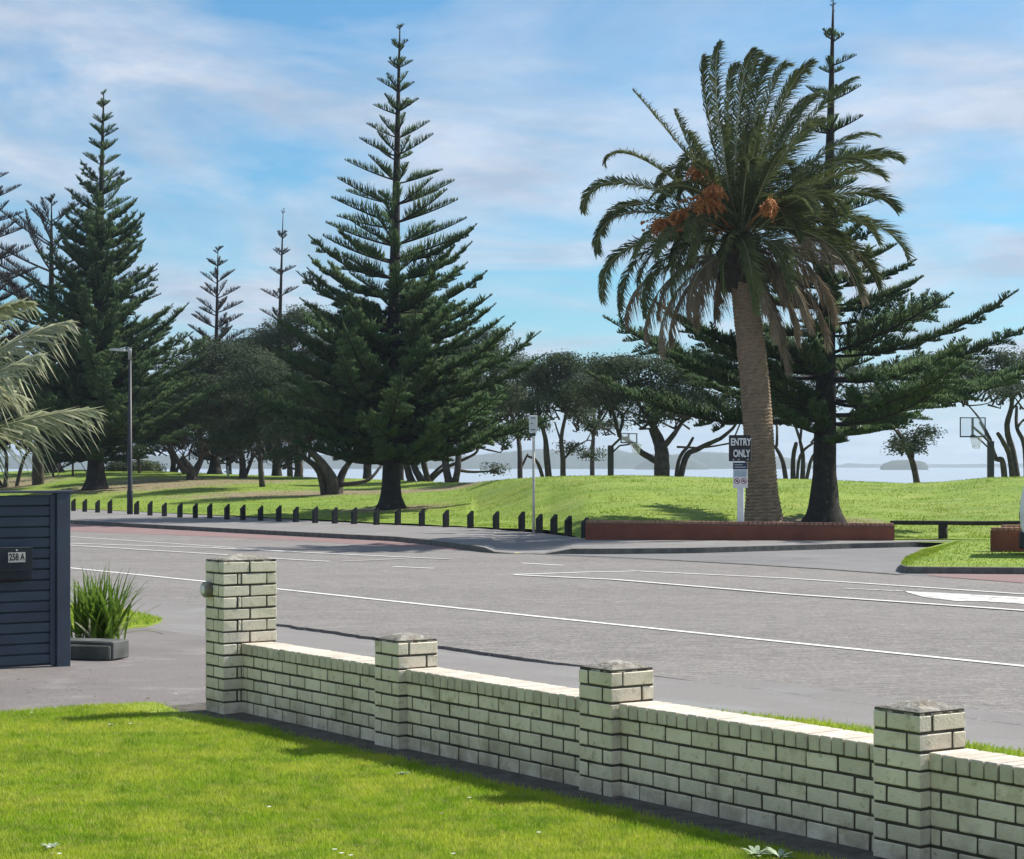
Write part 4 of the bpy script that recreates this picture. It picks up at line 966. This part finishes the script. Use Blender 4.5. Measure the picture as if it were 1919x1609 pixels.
# three big pines
b2 = hit(733, 954); 
norfolk(b2, (750, 46), [(46,8),(75,16),(112,28),(220,50),(334,92),(425,132),(490,168),(575,198),(640,215),(700,250),(760,290),(805,305),(830,285),(850,215),(870,125)], 'tallest Norfolk pine with a narrow tiered spire in the middle of the park', .34, .66, 3, heavy_from=.59, elev=(27, -6), per=(5, 9), fill=.8, lower_boost=.80, flare=1.35)
b1 = hit(180, 917)
norfolk(b1, (195, 171), [(171,6),(195,14),(240,28),(320,43),(380,66),(440,90),(520,115),(590,152),(680,200),(750,232),(800,235),(840,195),(868,105)], 'dense Norfolk pine on the left behind the street lamp', .42, .62, 5, heavy_from=.30, elev=(30, -3), per=(6, 8), fill=.5, lower_boost=.95, flare=1.3)
b3 = hit(1545, 978)
norfolk(b3, (1562, 4), [(4,4),(30,16),(60,24),(140,48),(220,62),(330,85),(450,122),(530,165),(600,225),(650,320),(700,430),(745,490),(785,480),(812,330),(834,130)], 'broad open Norfolk pine right behind the palm', .37, .74, 8, heavy_from=.52, elev=(22, 0), per=(5, 7), gaps=.12, flare=1.35, lower_boost=.78, fill=.18, zs_=.78, protos=PW, ylim=float(b3[1]) - 57.2)
# small / far pines
def far_base(px, Y): a = (px-CX)/F; return np.array([a*Y, Y, terr(a*Y, Y)])
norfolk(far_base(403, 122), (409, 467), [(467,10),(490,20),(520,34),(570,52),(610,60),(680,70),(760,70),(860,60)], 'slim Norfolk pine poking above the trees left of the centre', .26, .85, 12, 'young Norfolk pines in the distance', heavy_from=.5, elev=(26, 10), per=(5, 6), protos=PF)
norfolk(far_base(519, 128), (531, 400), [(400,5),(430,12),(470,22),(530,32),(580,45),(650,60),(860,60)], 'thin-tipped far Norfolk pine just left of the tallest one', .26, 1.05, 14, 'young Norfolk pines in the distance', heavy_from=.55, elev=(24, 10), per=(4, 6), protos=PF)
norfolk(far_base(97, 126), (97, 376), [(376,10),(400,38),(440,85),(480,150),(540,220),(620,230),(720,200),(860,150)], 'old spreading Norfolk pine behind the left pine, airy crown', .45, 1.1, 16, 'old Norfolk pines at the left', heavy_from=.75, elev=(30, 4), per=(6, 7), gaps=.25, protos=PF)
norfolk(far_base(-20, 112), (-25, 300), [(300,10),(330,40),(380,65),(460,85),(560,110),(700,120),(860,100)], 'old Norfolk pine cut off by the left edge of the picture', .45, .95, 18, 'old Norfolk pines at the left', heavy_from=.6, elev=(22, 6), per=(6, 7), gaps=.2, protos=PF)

# ------------------------------------------------------------------ pohutukawa and other broadleaf trees
def leaf_cloud(blobs, dens, size, r):
    """blobs: (centre, (rx,ry,rz)); leaves in clumps near the shell, as small folded quads"""
    Pc = []; Nn_ = []
    for c, rad in blobs:
        rad = np.array(rad); area = rad[0]*rad[2]*4; n = max(6, int(dens*area))
        v = r.normal(0, 1, (n, 3)); v /= np.linalg.norm(v, axis=1, keepdims=True)
        v[:, 2] = np.where(v[:, 2] < -.3, -v[:, 2]*.6, v[:, 2])
        rr = (1 - np.abs(r.normal(0, .26, n))).clip(.15, 1.0); cc = np.array(c) + v*rad*rr[:, None]
        for p, q in zip(cc, v):
            m_ = r.integers(60, 110); s = r.uniform(.18, .42)
            d = r.normal(0, 1, (m_, 3)).clip(-1.5, 1.5); d[:, 2] *= .55; Pc.append(p + d*s); Nn_.append(np.tile(q*.8 + [0,0,.6], (m_, 1)) + r.normal(0, .55, (m_, 3)))
    P = np.concatenate(Pc); Q = np.concatenate(Nn_); Q /= np.linalg.norm(Q, axis=1, keepdims=True)
    n = len(P); a = np.cross(Q, r.normal(0, 1, (n, 3))); a /= np.linalg.norm(a, axis=1, keepdims=True) + 1e-9; b = np.cross(Q, a)
    L = size*r.uniform(.7, 1.4, n)[:, None]; W = L*.5
    V = np.empty((n, 4, 3), np.float32); V[:, 0] = P - a*L; V[:, 1] = P + b*W + Q*L*.15; V[:, 2] = P + a*L; V[:, 3] = P - b*W + Q*L*.15
    return V.reshape(-1, 3), np.arange(n*4).reshape(n, 4)
def broadleaf(name, label, stems, blobs, Y, seed, mt, dens=9, size=.056, group='spreading trees along the shore', bark=None, ysp=1.6):
    """stems: list of (list of (px,py), r0, r1); blobs: (px,py,rx,ry) all at about depth Y"""
    r = np.random.default_rng(seed); k = F/Y
    b0 = stems[0][0][0]; base = pd(b0[0], b0[1], Y); gz = terr(base[0], Y)
    t = thing(name, label, 'tree', (base[0], Y, gz), 0, group); org = np.array([base[0], Y, gz])
    for j, (pl, r0, r1) in enumerate(stems):
        pts = []; off = 0
        for i, q in enumerate(pl):
            p = pd(q[0], q[1], Y) - org
            if i == 0 and j >= 0 and abs(q[1] - b0[1]) < 12: p[2] = -.3
            else: off += r.normal(0, .35)
            p[1] += off; pts.append(p)
        sp = smooth_path(pts, max(6, len(pl)*4)); n = len(sp)
        V, Fc = tube(sp, [r0 + (r1-r0)*(i/(n-1))**.8 for i in range(n)], 9, wob=.16); mk('trunk' if j == 0 else 'limb', V, Fc, bark or M['barkP'], t, True)
    bl = [(pd(x, y, Y) - org + np.array([0, r.normal(0, .8), 0]), (rx/k, max(rx, ry)/k*.8*ysp/1.6, ry/k)) for x, y, rx, ry in blobs]
    ends = [(pd(q[0], q[1], Y) - org, r1) for pl, r0, r1 in stems for q in pl[-2:]]
    for c, rad in bl:
        e, re_ = min(ends, key=lambda q: np.linalg.norm(q[0] - c)); re_ = max(.035, min(re_, .09))
        q1 = c + np.array([0, 0, -rad[2]*.3]); mdl = e*.45 + q1*.55 + np.array([r.normal(0, .25), r.normal(0, .25), r.uniform(-.1, .35)])
        V, Fc = tube(smooth_path([e, mdl, q1, c + np.array([r.normal(0, .3), 0, rad[2]*.5])], 9), [re_*(1 - .85*i/8) for i in range(9)], 7, wob=.15); mk('limb', V, Fc, bark or M['barkP'], t, True)
    mb = MB()
    for c, rad in bl:
        for q in range(5):
            e = c + np.array([r.normal(0, rad[0]*.5), r.normal(0, rad[1]*.4), r.uniform(-.2, .6)*rad[2]]); st = c + np.array([r.normal(0, rad[0]*.25), 0, -rad[2]*1.05])
            V, Fc = tube([st, (st+e)/2 + r.normal(0, .15, 3), e], [.05, .035, .012], 4); mb.add(V, Fc)
    mb.build('twigs', bark or M['barkP'], t)['kind'] = 'stuff'
    V, Fc = leaf_cloud(bl, dens, size, r); o = mk('crown', V, Fc, mt, t)
    return t
BL = [
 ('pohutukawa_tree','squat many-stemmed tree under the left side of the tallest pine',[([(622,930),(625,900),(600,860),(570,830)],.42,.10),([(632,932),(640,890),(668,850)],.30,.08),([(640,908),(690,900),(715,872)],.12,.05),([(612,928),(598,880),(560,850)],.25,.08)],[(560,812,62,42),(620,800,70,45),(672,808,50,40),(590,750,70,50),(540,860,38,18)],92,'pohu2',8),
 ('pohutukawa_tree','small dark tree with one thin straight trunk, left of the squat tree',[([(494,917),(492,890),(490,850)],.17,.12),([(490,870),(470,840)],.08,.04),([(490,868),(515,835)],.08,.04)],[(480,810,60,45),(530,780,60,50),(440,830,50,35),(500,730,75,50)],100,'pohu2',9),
 ('pohutukawa_tree','grey-green bushy tree with a pale split trunk right of the lamp post',[([(360,902),(358,885),(345,862)],.40,.2),([(362,890),(375,860)],.25,.15),([(352,885),(335,855),(325,830)],.2,.1)],[(380,800,70,50),(330,790,50,50),(420,740,70,60),(370,700,55,50),(465,690,65,50),(300,820,45,32),(400,660,50,30)],112,'pohu',9),
 ('pohutukawa_tree','rounded grey-green tree rising behind the left branches of the tallest pine',[([(560,893),(560,870),(555,820)],.3,.2)],[(540,640,65,42),(500,660,50,40),(580,610,50,35),(600,680,80,60),(540,720,70,55),(470,730,50,40)],120,'pohu',9),
 ('pohutukawa_tree','leaning thick twin trunks just right of the tallest pine trunk',[([(778,921),(768,895),(757,850)],.26,.16),([(798,921),(790,900),(775,870),(780,840)],.26,.14)],[(800,820,70,35),(770,780,60,45),(830,760,60,45)],104,'pohu2',9),
 ('pohutukawa_tree','forked tree with a low sinuous limb reaching right, behind the tallest pine',[([(803,917),(800,890),(790,850)],.22,.14),([(803,905),(830,880),(860,865),(890,850),(897,838)],.12,.06),([(802,898),(822,878),(845,860)],.11,.05)],[(860,730,55,50),(890,670,50,42),(830,690,60,50),(870,790,55,40)],106,'pohu',9),
 ('pohutukawa_tree','pale twin-trunked tree right of the tallest pine, nearest the open bank',[([(845,909),(838,885),(832,845)],.24,.15),([(850,910),(858,880),(860,840)],.2,.14)],[(930,690,45,45),(960,760,45,40),(900,770,50,40),(915,640,35,30),(945,815,45,26),(925,880,18,6)],100,'pohu',9),
 ('pohutukawa_tree','fine-limbed round-headed tree right of the bus stop pole',[([(1035,894),(1025,860),(1022,820),(1010,780)],.20,.08),([(1035,893),(1010,872),(990,855)],.13,.05),([(1056,894),(1055,865),(1052,820),(1062,770)],.17,.07),([(1056,862),(1075,840),(1100,825)],.07,.03),([(1053,830),(1040,790)],.06,.03)],[(1050,700,55,38),(1060,740,60,30),(1060,685,42,28),(1015,715,36,32),(1090,730,36,26),(1035,755,50,30),(1085,785,30,20),(1000,770,26,24),(1110,800,24,12),(1070,840,16,6),(1105,850,14,5)],96,'pohu',10),
 ('pohutukawa_tree','wide tree with a stout forking trunk beside the left basketball hoop',[([(1240,893),(1240,860),(1238,832),(1225,800)],.42,.22),([(1237,866),(1205,848),(1188,832),(1160,815)],.17,.08),([(1240,840),(1262,815),(1280,790)],.16,.08),([(1268,894),(1285,860),(1312,840),(1350,822)],.17,.09),([(1262,892),(1272,865),(1290,835),(1300,820)],.10,.06),([(1270,837),(1320,838),(1372,830)],.05,.04)],[(1120,735,50,26),(1400,720,60,34),(1380,760,50,26),(1220,690,90,30),(1210,750,90,32),(1290,750,80,32),(1175,700,60,34),(1235,725,60,34),(1300,715,50,34),(1150,755,45,26),(1260,775,70,26),(1200,785,46,18),(1330,765,40,22),(1130,690,34,24),(1330,680,50,34)],90,'pohu',8),
 ('pohutukawa_tree','fan of slim trunks between the palm and the broad Norfolk pine',[([(1478,897),(1470,870),(1456,835)],.15,.07),([(1488,897),(1487,865),(1490,830)],.15,.08),([(1500,897),(1506,865),(1500,825)],.14,.07),([(1503,897),(1520,860),(1545,838)],.11,.05),([(1494,896),(1498,860),(1520,830)],.09,.05)],[(1480,770,50,26),(1530,755,50,24),(1440,765,40,22),(1500,715,60,30),(1580,700,70,32),(1620,740,60,24)],90,'pohu',8),
 ('pohutukawa_tree','lone slender leaning tree with sparse tufts in front of the sea',[([(1722,908),(1716,880),(1702,845),(1683,805)],.17,.08),([(1700,842),(1715,825)],.04,.02),([(1690,820),(1672,800),(1650,795)],.05,.03)],[(1692,826,16,8),(1722,822,14,8),(1680,840,12,6),(1712,838,10,5),(1665,792,22,8),(1738,810,9,4)],82,'pohu',16),
 ('pohutukawa_tree','sinuous many-trunked tree behind the right basketball hoop',[([(1886,893),(1878,868),(1862,858),(1850,820),(1838,790)],.16,.07),([(1904,894),(1893,860),(1875,828),(1862,812)],.17,.08),([(1915,894),(1905,850),(1893,800),(1898,750),(1885,700)],.2,.07),([(1925,894),(1922,840),(1908,800),(1915,760)],.14,.06),([(1850,815),(1830,785),(1815,760)],.06,.03)],[(1880,680,45,30),(1825,700,48,30),(1780,690,42,26),(1905,740,40,26),(1940,690,50,40),(1855,745,30,14),(1740,690,56,30),(1690,715,50,24),(1800,735,50,24),(1860,720,60,30),(1950,790,30,30)],88,'pohu',8),
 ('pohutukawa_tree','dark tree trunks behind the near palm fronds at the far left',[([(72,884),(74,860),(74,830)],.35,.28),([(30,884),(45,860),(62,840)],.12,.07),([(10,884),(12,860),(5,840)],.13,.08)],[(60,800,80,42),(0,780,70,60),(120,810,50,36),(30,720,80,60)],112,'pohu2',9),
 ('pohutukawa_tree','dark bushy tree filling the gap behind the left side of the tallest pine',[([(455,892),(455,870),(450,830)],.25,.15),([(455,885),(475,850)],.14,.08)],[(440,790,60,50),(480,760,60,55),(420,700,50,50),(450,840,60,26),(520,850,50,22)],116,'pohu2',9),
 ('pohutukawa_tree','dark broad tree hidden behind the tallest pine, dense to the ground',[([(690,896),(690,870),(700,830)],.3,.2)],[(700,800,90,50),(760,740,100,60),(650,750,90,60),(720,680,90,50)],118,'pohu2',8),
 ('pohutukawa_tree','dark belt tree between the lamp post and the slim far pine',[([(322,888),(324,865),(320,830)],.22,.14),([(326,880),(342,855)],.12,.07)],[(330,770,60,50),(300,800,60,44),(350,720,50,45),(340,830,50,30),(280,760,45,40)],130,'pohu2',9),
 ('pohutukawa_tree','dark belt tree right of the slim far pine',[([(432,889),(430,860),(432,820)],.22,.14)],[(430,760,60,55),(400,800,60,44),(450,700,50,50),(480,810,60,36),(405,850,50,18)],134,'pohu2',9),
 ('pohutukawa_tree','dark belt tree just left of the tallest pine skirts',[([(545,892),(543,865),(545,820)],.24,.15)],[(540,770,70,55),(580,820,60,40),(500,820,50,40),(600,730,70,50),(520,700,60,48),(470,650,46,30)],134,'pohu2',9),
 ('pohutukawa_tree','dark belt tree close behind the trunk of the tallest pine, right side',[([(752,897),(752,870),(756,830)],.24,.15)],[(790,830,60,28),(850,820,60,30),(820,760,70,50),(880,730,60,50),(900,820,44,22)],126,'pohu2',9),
 ('pohutukawa_tree','green belt tree between the tallest pine and the round-headed tree',[([(975,900),(975,870),(972,820)],.2,.12),([(975,880),(990,850)],.1,.05)],[(970,700,46,36),(960,770,46,40),(1000,730,40,40),(990,800,36,24),(940,740,44,40)],118,'pohu',10),
 ('pohutukawa_tree','green belt tree between the round-headed tree and the left hoop',[([(1112,895),(1110,865),(1112,820)],.18,.1)],[(1110,720,46,34),(1130,760,50,30),(1090,770,40,24),(1150,700,50,34),(1140,800,36,14)],116,'pohu',10),
 ('pohutukawa_tree','low dark tree between the left pine and the lamp post',[([(262,884),(262,868),(260,840)],.1,.08)],[(262,822,46,32),(300,780,60,50),(230,800,40,36),(310,730,45,40)],122,'pohu2',9),
]
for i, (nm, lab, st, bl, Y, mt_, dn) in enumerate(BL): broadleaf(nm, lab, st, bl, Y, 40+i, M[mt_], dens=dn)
# staked saplings on the left mound
for (px, py, hpx, lab) in ((100,889,28,'thin dark stake on the mound at the far left'),(137,888,36,'pale staked sapling beside the left pine'),(428,893,20,'small white post on the mound right of the lamp')):
    q = far_base(px, 118); o_ = MB(); V, Fc = tube([(0,0,-.2),(0,0,hpx/32.)], [.07,.05], 6); o_.add(V, Fc)
    if px == 137: V, Fc = tube([(.9,0,0),(.35,0,1.0)], .025, 5); o_.add(V, Fc); V, Fc = tube([(-.9,0,0),(-.35,0,1.0)], .025, 5); o_.add(V, Fc)
    if px == 428: o_.box(-.22, .22, -.03, .03, .25, .32)
    o = o_.build('marker_post' if px == 428 else 'tree_stake', M['white'] if px == 428 else M['barkP'] if px == 137 else M['barkN']); o.location = q; tag(o, lab, 'post')
# rough bushes on the left mound
for (px, Y, w_, h_, lab) in ((245,126,1.6,.55,'low dry scrub on the mound between left pine and lamp'),(275,128,1.3,.35,'flat dark scrub mound right of the lamp post')):
    q = far_base(px, Y); r = np.random.default_rng(px); V, Fc = leaf_cloud([(np.array([0,0,.05]), (w_, .8, h_))], 14, .07, r); o = mk('scrub_bush', V, Fc, M['pohu']); o.location = q; tag(o, lab, 'bush')

# ------------------------------------------------------------------ palms
def frond_mesh(P0, P1, P2, P3, nl, leaf, mt, seed, wind=0., spread=.9, droop=.25, rach=.028, w=.022, mtr=None, vee=.35):
    """cubic bezier rachis with leaflets in two rows"""
    r = np.random.default_rng(seed); P = [np.array(p, float) for p in (P0, P1, P2, P3)]
    bz = lambda t: ((1-t)**3)*P[0] + 3*((1-t)**2)*t*P[1] + 3*(1-t)*t*t*P[2] + t**3*P[3]
    T = np.linspace(0, 1, 12); rp = np.array([bz(t) for t in T]); wood = join([tube(rp, [rach*(1-.88*t) for t in T], 4)])
    ts = .12 + .87*np.linspace(0, 1, nl); V = []; 
    p = np.array([bz(t) for t in ts]); d = np.array([bz(min(1, t+.01)) - bz(t-.01) for t in ts]); d /= np.linalg.norm(d, axis=1, keepdims=True)
    up0 = np.array([0, 0, 1.]); ref_ = np.array([r.normal(0, .25), r.choice([-1, 1])*r.uniform(.25, .8), 1.]); sd = np.cross(d, ref_); nn_ = np.linalg.norm(sd, axis=1, keepdims=True); sd = sd/np.maximum(nn_, .15); up = np.cross(sd, d)
    Vs = []; Fs = []; b = 0
    for sg in (-1, 1):
        n = nl; L = leaf*(np.sin(np.pi*np.clip(ts*.88+.10, 0, 1))**.55)*r.uniform(.62, 1.12, n); fw = r.uniform(.55, .95, n) + ts*.8
        dirn = sd*sg*spread + d*fw[:, None] + up*vee + r.normal(0, .10, (n, 3)); dirn /= np.linalg.norm(dirn, axis=1, keepdims=True)
        mid_ = p + dirn*(L*.5)[:, None] + np.array([0,0,-1])*(droop*L*.22)[:, None]; tip = p + dirn*L[:, None] + np.array([0,0,-1])*(droop*L)[:, None]*r.uniform(.4, 1.8, (n, 1)) + np.array([1.,0,0])*(wind*L)[:, None]*r.uniform(.3, 1.5, (n, 1))
        wv = np.cross(dirn, up + r.normal(0, .4, (n, 3))); wv /= np.linalg.norm(wv, axis=1, keepdims=True); ww = w*r.uniform(.8, 1.2, (n, 1))
        A = np.stack([p - wv*ww*.6, p + wv*ww*.6, mid_ - wv*ww, mid_ + wv*ww, tip], 1); Vs.append(A.reshape(-1, 3))
        f = np.array([(0,1,3),(0,3,2),(2,3,4)]); Fs.append((np.arange(n)[:, None, None]*5 + f[None]).reshape(-1, 3) + b); b += n*5
    lf = (np.concatenate(Vs), np.concatenate(Fs)); V, Fc = join([wood, lf])
    me_nf = len(Fc); o = mk('frond', V, Fc, mtr or M['rachis']); o.data.materials.append(mt)
    mi = np.zeros(me_nf, np.int32); mi[len(wood[1]):] = 1; o.data.polygons.foreach_set('material_index', mi)
    return o
YP = 56.0; kp = F/YP
pb = np.array([(1431-CX)/kp, YP, -.12]); zb = -.12
palm = thing('date_palm', 'tall date palm with thick ringed trunk and orange fruit', 'tree', tuple(pb))
PL = lambda px, py, dy=0.: np.array([(px - 1431)/kp, dy, CZ - (py - HY)/kp - zb])
ctr = [(1431,1000),(1431,982),(1431,960),(1429,935),(1427,900),(1424,850),(1420,780),(1415,720),(1408,650),(1401,590),(1396,545),(1393,515)]
wid = [43,41,35,31,29.5,28.5,27.5,27.5,26.5,25.5,25,27]
cp = np.array([PL(x, y) for x, y in ctr]); zf = np.linspace(cp[0][2], cp[-1][2], 150)
rings = []; radr = []
for i, z in enumerate(zf):
    x_ = np.interp(z, cp[:, 2], cp[:, 0]); rr = np.interp(z, cp[:, 2], np.array(wid)/kp)
    rings.append((x_, 0, z)); radr.append(rr*(1 + (.030 if i % 2 else -.020)))
V, Fc = tube(rings, radr, 28)
V = np.array(V)
for i in range(150):
    for k_ in range(28):
        v = V[i*28+k_]; c = np.array(rings[i]); dd = v - c; a_ = math.atan2(dd[1], dd[0])
        f_ = 1 + .020*math.sin(9*a_ + i*2.4) + .03*mnoise.noise(Vector((a_*1.5, v[2]*1.5, 3))) + .02*mnoise.noise(Vector((a_*6, v[2]*8, 5)))
        V[i*28+k_] = c + dd*f_ + np.array([0, 0, .018*math.sin(9*a_ + i*3.14)])
mk('trunk', V, Fc, M['ptrunk'], palm)
# dark mass of old leaf bases under the crown
r = np.random.default_rng(77); cc = PL(1386, 490)
bm = bmesh.new(); bmesh.ops.create_icosphere(bm, subdivisions=4, radius=1)
for v in bm.verts:
    n_ = mnoise.noise(v.co*4.); s_ = 1 + .14*n_ + .10*math.sin(v.co.z*16 + math.atan2(v.co.y, v.co.x)*5)
    v.co = Vector((v.co.x*.62*s_, v.co.y*.62*s_, v.co.z*.85*s_)) + Vector(cc)
me = bpy.data.meshes.new('leaf_base_mass'); bm.to_mesh(me); bm.free(); me.materials.append(M['boots']); inst('leaf_base_mass', me, palm)
O = PL(1386, 445)
def pf(tip, mid=None, dy=0., dead=False, nl=150, leaf=.60, start=None, seed=0, lift=None):
    st = start if start is not None else O + np.array([r.normal(0, .10), r.normal(0, .10), r.normal(0, .15)])
    T_ = PL(*tip, dy); 
    if mid is None:
        v = T_ - st; Lh = math.hypot(v[0], v[1]); 
        c1 = st + np.array([v[0]*.22, v[1]*.22, max(v[2]*.4, 0) + .28*np.linalg.norm(v)]); c2 = st + np.array([v[0]*.72, v[1]*.72, v[2]*.72 + .30*np.linalg.norm(v)*(1 - max(0, v[2])/np.linalg.norm(v)*.75)])
    else:
        Mx = PL(*mid, dy*.5); c1 = st + (Mx - st)*.66 + (T_-st)*.0; c2 = Mx + (T_ - Mx)*.33 + (Mx - st)*.18
    o = frond_mesh(st, c1, c2, T_, nl, leaf, M['frondold'] if dead else M['frond'], seed, wind=.35, droop=.9 if dead else .25, spread=.8 if not dead else .55, vee=.40 if not dead else -.2, w=.0165)
    o.parent = palm; return o
FR = [((1186,168),(1290,290),0),((1268,195),(1320,330),.8),((1326,98),(1318,200),.6),((1349,84),(1330,190),-.3),((1388,116),(1352,190),.5),((1412,102),(1370,190),-.6),((1430,98),(1388,180),.3),((1448,106),(1412,170),.5),((1474,128),(1425,180),-.4),((1300,300),(1330,350),.5),((1512,135),(1452,175),0),((1560,158),(1480,215),1.2),((1515,128),(1440,210),-1),
 ((1600,152),(1490,235),-.5),((1565,205),(1470,270),1.5),((1545,160),(1450,240),1.5),((1650,248),(1530,265),.6),((1692,300),(1560,278),0),((1672,283),(1540,290),1.4),((1640,345),(1540,310),-1.4),((1690,392),(1580,320),.5),((1610,330),(1500,300),-1.8),
 ((1697,490),(1610,370),-.4),((1660,540),(1570,390),.8),((1630,470),(1540,360),-1.6),((1600,560),(1530,400),-1.2),
 ((1092,398),(1160,290),0),((1135,300),(1215,262),.6),((1118,480),(1160,350),-.5),((1133,310),(1230,290),-1.4),((1130,565),(1170,400),.3),((1160,590),(1200,420),-1.0),((1130,430),(1200,330),1.2),((1200,560),(1230,410),1.5),((1205,600),(1240,430),-.7),((1250,570),(1270,420),-1.8),
 ((1280,330),(1330,330),-2.2),((1450,300),(1425,330),-2.4),((1340,260),(1350,330),-2.2),((1500,420),(1460,350),-2.6),((1270,470),(1310,380),-2.6),((1400,600),(1390,430),-2.2),((1460,560),(1440,420),-2.4),((1340,560),(1350,420),-2.3),((1410,240),(1400,330),-1.8),
 ((1320,300),(1340,330),2.2),((1440,270),(1420,330),2.2),((1520,380),(1480,330),2.6),((1260,420),(1300,350),2.6),((1380,200),(1375,300),1.6),((1300,230),(1330,300),1.6),((1480,220),(1430,290),1.6),
 ((1560,420),(1490,340),-2.2),((1220,500),(1270,390),-2.2)]
for i, (tp, md, dy_) in enumerate(FR): pf(tp, md, dy_, seed=200+i)
for i in range(24):
    a_ = r.uniform(0, 2*math.pi); rr_ = r.uniform(90, 235); up_ = r.uniform(-110, 190) * (1 - rr_/420)
    x_ = 1388 + rr_*math.cos(a_); y_ = 430 - up_ + max(0, rr_-150)*.5; pf((x_, y_), ((x_+1388)/2, min(y_, 430) - 75), 2.6*math.sin(a_) + r.normal(0, .6), seed=700+i)
DEAD = [((1175,605),(1215,470),.4),((1240,670),(1250,500),-.4),((1262,640),(1280,500),.8),((1285,600),(1300,480),-1.2),((1310,600),(1320,490),1.0),((1240,590),(1270,460),1.4),((1445,640),(1430,500),-.8),((1470,700),(1440,510),-.6),((1500,640),(1470,490),.4),((1548,650),(1500,480),-.4),((1575,600),(1520,450),.9),((1620,560),(1560,430),.0),((1530,560),(1480,440),-1.4),((1490,600),(1460,470),-1.5),((1660,520),(1580,410),1.0),((1420,590),(1415,480),-1.2),((1350,590),(1355,480),1.2),((1600,520),(1530,410),-1.0),((1210,640),(1240,480),0.),((1460,580),(1440,450),-1.0),((1510,620),(1465,470),-.9)]
for i, (tp, md, dy_) in enumerate(DEAD): pf(tp, md, dy_, dead=True, nl=100, leaf=.50, seed=400+i, start=O + np.array([r.normal(0,.1), r.normal(0,.1), -.45]))
# fruit bunches: strands of round dates
def fruit(px, py, rx, ry, dy, seed):
    r = np.random.default_rng(seed); V = []; Fc = []; c = PL(px, py, dy); st = O + np.array([0,0,-.05])
    mb = MB()
    V_, F_ = tube([st, (st + c)/2 + [0,0,.12], c], .03, 5); mb.add(V_, F_)
    for k_ in range(60):
        e = c + np.array([r.normal(0, .45)*rx/kp, r.normal(0, .3), r.normal(0, .45)*ry/kp]); V_, F_ = tube([c, e], [.008,.005], 3, False); mb.add(V_, F_)
    n = 1300; hang = r.random((n, 1))**.7; dr_ = r.normal(0, 1, (40, 3))*np.array([rx/kp*.42, .2, ry/kp*.25]); q = c + dr_[r.integers(0, 40, n)]*hang*1.3 - np.array([0, 0, 1.])*hang*hang*ry/kp*.9 + np.array([0, 0, ry/kp*.35]) + r.normal(0, .02, (n, 3)); octa = np.array([(1,0,0),(-1,0,0),(0,1,0),(0,-1,0),(0,0,1.3),(0,0,-1.3)])*.024
    fo = np.array([(0,2,4),(2,1,4),(1,3,4),(3,0,4),(2,0,5),(1,2,5),(3,1,5),(0,3,5)])
    V2 = (q[:, None, :] + octa[None]).reshape(-1, 3); F2 = (np.arange(n)[:, None, None]*6 + fo[None]).reshape(-1, 3)
    V3, F3 = join([(np.array(mb.V), mb.F), (V2, F2)]); mk('fruit_bunch', V3, F3, M['fruit'], palm)['kind'] = 'stuff'
fruit(1312, 398, 34, 28, -1.45, 1); fruit(1238, 430, 36, 22, -1.15, 2); fruit(1428, 400, 15, 22, -1.7, 3); fruit(1300, 328, 20, 22, -1.1, 4); fruit(1272, 418, 26, 22, -1.3, 5); fruit(1328, 372, 20, 20, -1.4, 6)

# near palm whose fronds hang in from the left edge
YN = 27.; kn = F/YN
np_base = np.array([(-150-CX)/kn, YN, -.05])
npalm = thing('feather_palm', 'pale feathery palm fronds hanging in from the left edge', 'tree', tuple(np_base))
NL = lambda px, py, dy=0.: np.array([(px + 150)/kn, dy, CZ - (py - HY)/kn + .05])
V, Fc = tube([NL(-150, 1140), NL(-150, 950), NL(-152, 800)], [.22,.17,.15], 14); mk('trunk', V, Fc, M['ptrunk'], npalm, True)
ON = NL(-152, 790)
r = np.random.default_rng(31)
for i, (a_, b_, c_, dy_, lf) in enumerate([((-90,700),(20,630),(128,602),0.,.80),((-80,760),(-10,700),(88,668),-.5,.84),((-80,850),(40,765),(176,768),.2,.84),((-90,700),(-60,560),(40,560),.6,.5),((-90,740),(-50,700),(30,745),.4,.6),
    ((-200,650),(-300,600),(-420,700),.2,.6),((-200,700),(-330,700),(-440,830),-.4,.6),((-150,600),(-180,500),(-260,520),.8,.6),((-160,640),(-120,500),(-60,520),-1.,.6),((-150,700),(-150,640),(-140,740),-2.2,.6),((-150,700),(-100,640),(-60,700),2.2,.6)]):
    P_ = [ON, NL(*a_, dy_*.4), NL(*b_, dy_*.8), NL(*c_, dy_)]
    o = frond_mesh(*P_, 90, lf, M['frondnear'], 500+i, spread=.72, droop=.55, rach=.026, w=.019, vee=.05); o.parent = npalm

# ------------------------------------------------------------------ haze
hz = MB().box(-2600, 2600, -30, 5400, -4.5, 90)
m, nt, b = new_mat('haze_air'); nt.nodes.remove(b); pv = nt.nodes.new('ShaderNodeVolumePrincipled'); pv.inputs['Color'].default_value = (.68,.82,1,1); pv.inputs['Density'].default_value = .00017; pv.inputs['Anisotropy'].default_value = .3
nt.links.new(pv.outputs[0], nt.nodes['Material Output'].inputs['Volume'])
o = hz.build('haze', m); o['kind'] = 'stuff'
